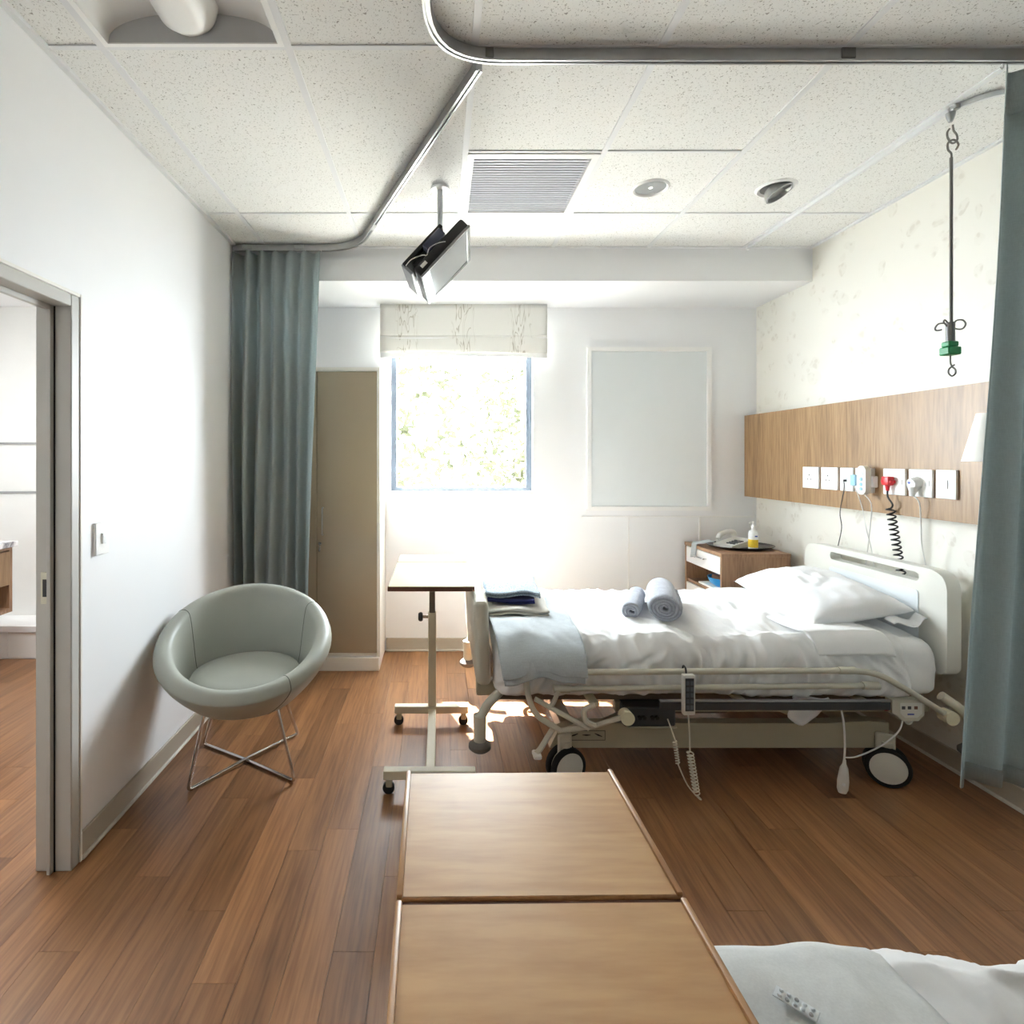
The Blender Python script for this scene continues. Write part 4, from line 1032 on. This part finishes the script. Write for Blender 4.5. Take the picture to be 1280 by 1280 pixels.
flap = lambda u, v_: Vector((.10 + .15 * u, -.345 - .06 * v_ + .01 * math.sin(u * 8), -.028 - .012 * v_ + .012 * math.sin(u * 7 + v_)))
obj('pillowcase_flap', grid(B(), 14, 8, flap), 'pillow', pw, thick=.003, sharp=180)

# blanket draped over the foot corner
def drape(off, z_end, x0, x1, lift):
    P = [(2.98, .655), (2.80, .660), (2.60, .662), (2.44, .656), (2.355, .628), (2.295, .585), (2.275, .54), (2.27, z_end)]
    S = smooth([(0, a, c) for a, c in P], 5)
    def f(u, v_):
        p = S[min(int(v_ * (len(S) - 1) + .5), len(S) - 1)]
        x = x0 + (x1 - x0) * u + .03 * (v_ ** 2) * (1 - u) - .012 * v_ * u
        hang = max(0, (v_ - .55) / .45)
        w = math.sin(u * 7.2 + .4) * .5 + .5 * math.sin(u * 3.3)
        n = fbm(Vector((x * 5, p.y * 4, off * 40 + 2)), 2)
        y = p.y - off - hang * (.020 * w + .016 * n) - .004 * hang * math.sin(u * 21 + 3 * n)
        z = p.z + off + (.020 * n + .008 * abs(noise.noise(Vector((x * 11 + p.y * 6, p.y * 9, 5))))) * (1 - hang) + hang * .032 * math.exp(-((u - .42) / .22) ** 2) - hang * .012 * (1 - u) + .014 * math.exp(-((u - .3) / .14) ** 2) * math.exp(-((v_ - .5) / .16) ** 2)
        return Vector((x, y, z))
    return grid(B(), 40, 36, f)
bk = thing('blanket', 'pale grey blanket draped over the foot corner of the bed', 'blanket', (.45, 2.5, .65))
obj('outer_layer', drape(.010, .508, .238, .625, 0), 'blanket', bk, thick=.007, sharp=180)
obj('inner_layer', drape(.0, .490, .246, .618, 0), 'blanket', bk, thick=.007, sharp=180)

# folded clothes
def folded(W, D, layers, th, seed, amp=.008):
    """an S-folded cloth: side profile of stacked layers (in Y,Z) swept in X, fold edge to the front"""
    path = []
    for k in range(layers):
        z = th * (k + .5); ys = [(-D / 2 + D * j / 8) for j in range(9)]
        if k % 2: ys = ys[::-1]
        path += [(y, z) for y in ys]
        if k < layers - 1:
            yy = ys[-1]; s = 1 if yy > 0 else -1
            path += [(yy + s * th * .45, z + th * .25), (yy + s * th * .55, z + th * .5), (yy + s * th * .45, z + th * .75)]
    def f(u, v_):
        k = v_ * (len(path) - 1); i = min(int(k), len(path) - 2); t_ = k - i
        y = path[i][0] * (1 - t_) + path[i + 1][0] * t_; z = path[i][1] * (1 - t_) + path[i + 1][1] * t_
        x = (u - .5) * W
        n = fbm(Vector((x * 7 + seed, y * 6, seed)), 2)
        return Vector((x + .012 * noise.noise(Vector((y * 8, seed, z * 30))), y + .02 * noise.noise(Vector((x * 7, seed * 2, z * 9))), z + amp * n * (z / (th * layers)) + amp * .6 * math.sin(x * 26 + seed) * (1 if y < 0 else .3)))
    return grid(B(), 30, len(path), f)
def place(b, loc, rz=0, rx=0, ry=0):
    b.transform(Matrix.Translation(loc) @ Matrix.Rotation(rz, 4, 'Z') @ Matrix.Rotation(ry, 4, 'Y') @ Matrix.Rotation(rx, 4, 'X')); return b
tag(obj('folded_towel', place(folded(.31, .36, 2, .015, 1.7, .014), (.385, 2.78, .676), math.radians(-5), math.radians(2)), 'cream_cloth', thick=.006, sharp=180), 'cream folded towel at the bottom of the clothes pile on the bed', 'towel')
tag(obj('folded_shirt', place(folded(.23, .28, 2, .010, 4.1, .006), (.375, 2.82, .714), math.radians(-7), math.radians(2)), 'navy', thick=.006, sharp=180), 'navy folded garment between pale clothes at the bed foot', 'clothing')
tag(obj('folded_gown', place(folded(.27, .32, 2, .014, 6.3, .008), (.375, 2.865, .740), math.radians(-5), math.radians(3)), 'print', thick=.006, sharp=180), 'white speckled folded garment on top of the clothes pile', 'clothing')

# rolled towels
def roll(R, L, turns, th, seed, squash=.86):
    N = int(turns * 26); outer, inner = [], []
    for i in range(N + 1):
        a = 2 * PI * turns * i / N; r = .010 + (R - .010 - th / 2) * i / N + .0035 * noise.noise(Vector((a * .8, seed, 0)))
        outer.append(((r + th / 2) * math.cos(a), (r + th / 2) * math.sin(a) * squash)); inner.append(((r - th / 2) * math.cos(a), (r - th / 2) * math.sin(a) * squash))
    b = B(); K = 14
    def ringv(k):
        y = L * k / K; dome = .92 + .08 * math.sin(PI * min(1, max(0, k / K))) ** .4; off = .006 * noise.noise(Vector((k * .5, seed, 1)))
        return ([b.verts.new((p[0] * dome + off, y + .006 * noise.noise(Vector((p[0] * 30, p[1] * 30, seed + k))), p[1] * dome)) for p in outer], [b.verts.new((p[0] * dome + off, y, p[1] * dome)) for p in inner])
    rings = [ringv(k) for k in range(K + 1)]
    for k in range(K):
        for s in (0, 1):
            A, C = rings[k][s], rings[k + 1][s]
            for i in range(N): b.faces.new((A[i], A[i + 1], C[i + 1], C[i]))
        for i in (0, N): b.faces.new((rings[k][0][i], rings[k][1][i], rings[k + 1][1][i], rings[k + 1][0][i]))
    for k in (0, K):
        O, I = rings[k]
        for i in range(N): b.faces.new((O[i], O[i + 1], I[i + 1], I[i]))
    return b
tag(obj('rolled_towel', place(roll(.083, .42, 4.0, .0150, 2.0), (1.055, 2.555, .722), math.radians(-20)), 'towel', sharp=180), 'large grey towel rolled up on the bed', 'towel', 'rolled grey towels on the bed')
tag(obj('rolled_towel', place(roll(.052, .38, 2.8, .0145, 5.0), (.922, 2.62, .690), math.radians(-24)), 'towel', sharp=180), 'smaller grey rolled towel behind the large rolled towel', 'towel', 'rolled grey towels on the bed')

# bed remote and nurse-call pendant
br = thing('bed_remote', 'grey bed remote with dark keypad hooked on the side rail', 'remote', (1.037, 2.28, .36))
obj('body', box(B(), 1.012, 1.062, 2.262, 2.288, .358, .524, .005, 2), 'head_plastic', br)
kp = obj('keypad', box(B(), 1.019, 1.055, 2.2605, 2.2622, .376, .512, .001, 1), 'bed_dark', br)
for k in range(5):
    for j in range(2):
        obj('button', box(B(), 1.022 + j * .017, 1.035 + j * .017, 2.2592, 2.2606, .384 + k * .025, .401 + k * .025, .001, 1), plain('slate_button', (88, 96, 104), .5), kp)
obj('hook', tube(B(), fillet([(1.037, 2.289, .47), (1.037, 2.296, .54), (1.037, 2.32, .546), (1.037, 2.33, .52)], .01), .004, 6), 'bed_dark', br)
pts = smooth([(1.037, 2.275, .36), (1.04, 2.272, .30), (1.042, 2.27, .21)], 5)
h2 = helix((1.042, 2.27, .205), (1.066, 2.262, .035), .0125, 13, 10)
pts2 = smooth([(1.068, 2.262, .03), (1.085, 2.262, .012), (1.072, 2.262, .02), (1.03, 2.268, .07), (.995, 2.275, .15)], 4)
h3 = helix((.995, 2.275, .15), (.992, 2.30, .235), .007, 9, 9)
obj('coiled_cord', tube(B(), pts + h2 + pts2 + h3 + [Vector((.99, 2.33, .27)), Vector((.985, 2.356, .30))], .0027, 6), plain('cream_cord', (214, 210, 194), .5), br)
pc = thing('call_pendant', 'white pear shaped call button hanging on a cord under the bed', 'call button', (1.70, 2.30, .02))
b = place(lathe(B(), [(.0, 0), (.016, .002), (.022, .018), (.023, .05), (.019, .085), (.016, .105), (.008, .122), (.006, .14), (.0, .14)], (0, 0, 0), 18, 1, .75), (1.695, 2.30, .016), 0, 0, math.radians(4)); obj('body', b, 'phone', pc)
obj('press_button', cyl(B(), (1.690, 2.281, .06), (1.690, 2.288, .06), .006, n=12), 'head_panel', pc)
obj('cord', tube(B(), smooth([(1.703, 2.30, .15), (1.706, 2.30, .22), (1.705, 2.305, .30), (1.71, 2.33, .365)], 6), .004, 8), 'cable_white', pc)
obj('cord', tube(B(), smooth([(1.705, 2.30, .165), (1.76, 2.30, .17), (1.86, 2.30, .215), (1.94, 2.31, .27), (1.975, 2.33, .318)], 6), .003, 8), 'cable_white', pc)

# front bed: pale grey blanket + strip of tablets
def fblank(u, v_):
    x = .30 + .385 * u; y = -.0 + .90 * v_; z = .656 + .016 * fbm(Vector((x * 5, y * 4, 4)), 3)
    hang = max(0, (v_ - .93) / .07); y -= .0 * hang; z -= .10 * hang ** 2 - .012 * math.exp(-((u - .75) / .2) ** 2)
    return Vector((x, y + .03 * hang, z))
tag(obj('blanket', grid(B(), 50, 50, fblank), 'blanket_front', thick=.010, sharp=180), 'off white blanket on the front right bed beside the beech table', 'blanket')
bs = thing('tablet_strip', 'small pale tablet strip lying on the front off white blanket', 'tablet strip', (.488, .748, .676), world=False)
bs.rotation_euler = (0, 0, math.radians(-46)); bs.scale = (.62, .62, .62)
obj('foil', box(B(), -.042, .042, -.016, .016, -.0015, .0015, .0008, 1), 'head_panel', bs)
for i in range(5):
    for j in (-1, 1): obj('tablet', lathe(B(), [(.0045, 0), (.0045, .002), (.003, .004), (.0, .0045)], (-.03 + i * .015, j * .0075, .0015), 10), 'alu' if (i + j) % 3 == 0 else 'head_panel', bs)

# ------------------------------------------------------------------ overbed tables
def overbed(label, W, L, ztop, top, edge, lip, loc, rot, split):
    t = thing('overbed_table', label, 'table', loc, 'overbed tables on castors', world=False)
    th = .022
    gap = .004
    for a, c in ((-L / 2, split - gap), (split + gap, L / 2)):
        p = obj('tabletop_panel', box(B(), -W / 2, W / 2, a, c, ztop - th, ztop, .002, 1), edge, t)
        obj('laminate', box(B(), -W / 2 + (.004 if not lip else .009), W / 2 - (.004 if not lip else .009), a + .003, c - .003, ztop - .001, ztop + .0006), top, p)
        if lip:
            for s in (-1, 1):
                obj('raised_edge', box(B(), s * W / 2 - (.009 if s > 0 else 0), s * W / 2 + (.009 if s < 0 else 0), a, c, ztop - .002, ztop + .006, .0025, 2), edge, p)
    obj('hinge_strip', box(B(), -W / 2 + .003, W / 2 - .003, split - gap + .0003, split + gap - .0003, ztop - th, ztop - .004), 'edge_brown', t)
    obj('under_frame', box(B(), -W / 2 + .05, W / 2 - .05, -L / 2 + .1, L / 2 - .1, ztop - th - .02, ztop - th - .0003, .003, 1), 'bed_metal', t)
    cxp = -.0
    obj('upper_post', box(B(), cxp - .0155, cxp + .0155, -.0155, .0155, .56, ztop - th - .0205, .002, 1), plain('grey_brown_post', (128, 120, 108), .4, .3), t)
    obj('lower_post', box(B(), cxp - .0215, cxp + .0215, -.0215, .0215, .105, .60, .003, 1), plain('cream_enamel', (222, 214, 190), .4), t)
    k = obj('clamp_knob', lathe(B(), [(.0, -.012), (.018, -.012), (.024, -.004), (.024, .006), (.018, .012), (.0, .013)], (0, 0, 0), 20), 'black', t)
    k.data.transform(Matrix.Translation((-.062, -.0, .575)) @ Matrix.Rotation(PI / 2, 4, 'Y'))
    obj('knob_stem', cyl(B(), (-.052, 0, .575), (-.0216, 0, .575), .008, n=10), 'chrome', t)
    mb = MATS['cream_enamel']
    obj('spine_bar', box(B(), -.02, .02, -.59, -.022, .065, .095, .003, 1), mb, t)
    for y in (0.0, -.60):
        obj('foot_bar', box(B(), -.20, .19, y - .021, y + .021, .066, .104, .003, 1), mb, t)
        for x in (-.178, .165):
            cst = obj('castor', cyl(B(), (x, y - .009, .0255), (x, y + .009, .0255), .025, n=18), 'rubber', t)
            obj('castor_fork', box(B(), x - .012, x + .016, y - .014, y + .014, .03, .0658, .004, 1), 'bed_metal', cst)
    t.rotation_euler = (0, 0, rot)
    return t
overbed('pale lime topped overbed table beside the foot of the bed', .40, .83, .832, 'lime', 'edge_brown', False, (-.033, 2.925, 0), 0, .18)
overbed('beech topped overbed table filling the bottom foreground', .40, .84, .81, 'table_wood', 'table_edge', True, (.143, .645, 0), math.radians(.7), .112)

# ------------------------------------------------------------------ tub chair
ch = thing('tub_chair', 'sage grey leather tub chair on crossed chrome legs', 'chair', (-.876, 2.50, 0), world=False)
ch.rotation_euler = (0, 0, math.radians(14))
NS = 64
def shell(u, v_):
    a = 2 * PI * u; s = math.sin(a); c = math.cos(a)          # s=+1 back
    zr = .592 + .142 * s; zo = lambda f: .318 + (zr - .318) * f; zi = lambda f: .405 + (zr - .405) * f
    prof = [(.0, .300), (.14, .300), (.205, .318), (.292, zo(.38)), (.350, zo(.70)), (.376, zo(.90)), (.382, zr), (.368, zr + .032), (.340, zr + .042), (.312, zr + .028), (.298, zi(.92)), (.284, zi(.55)), (.268, zi(.15)), (.240, .398), (.12, .385), (.0, .385)]
    k = v_ * (len(prof) - 1); i = min(int(k), len(prof) - 2); t_ = k - i
    P0, P1, P2, P3 = prof[max(i - 1, 0)], prof[i], prof[i + 1], prof[min(i + 2, len(prof) - 1)]
    q = [0.5 * (2 * P1[j] + (P2[j] - P0[j]) * t_ + (2 * P0[j] - 5 * P1[j] + 4 * P2[j] - P3[j]) * t_ ** 2 + (3 * P1[j] - P0[j] - 3 * P2[j] + P3[j]) * t_ ** 3) for j in (0, 1)]
    r = max(q[0], 0)
    return Vector((r * c, r * s * .93 + .02 * (q[1] - .4), q[1]))
b = grid(B(), NS, 62, shell, closed_u=True); bmesh.ops.remove_doubles(b, verts=b.verts[:], dist=1e-5)
obj('shell', b, 'leather', ch, sharp=180)
for deg in (150, 30, -58):
    pts = [shell((deg % 360) / 360, .12 + .72 * k / 40) for k in range(41)]
    obj('seam', tube(B(), pts, .0016, 5), 'seam', ch)
cu = lathe(B(), [(.0, .0), (.19, .0), (.228, .016), (.244, .042), (.232, .066), (.18, .080), (.08, .087), (.0, .088)], (0, -.01, .388), 40, 1.0, .93)
for v_ in cu.verts: v_.co.z += .012 * (v_.co.y + .03) / .2
obj('seat_cushion', cu, 'leather', ch, sharp=180)
feet = [(-.225, -.16), (.215, -.20), (.225, .225), (-.225, .235)]
tops = [(-.165, -.13), (.14, -.13), (.14, .13), (-.14, .13)]
fo = Vector((0, .065, 0))
for i in range(4):
    f0, f2 = feet[i], feet[(i + 2) % 4]
    pts = [(tops[i][0], tops[i][1] + .03, .315), (f0[0], f0[1] + .04, .008), (0.0, .065, .0085 if i % 2 else .0195)]
    if i % 2: pts = [(tops[i][0], tops[i][1] + .03, .315), (f0[0], f0[1] + .04, .008), (0.0, .065, .008)]
    obj('leg', tube(B(), fillet(pts, .02, 4), .0075, 10), 'chrome', ch)
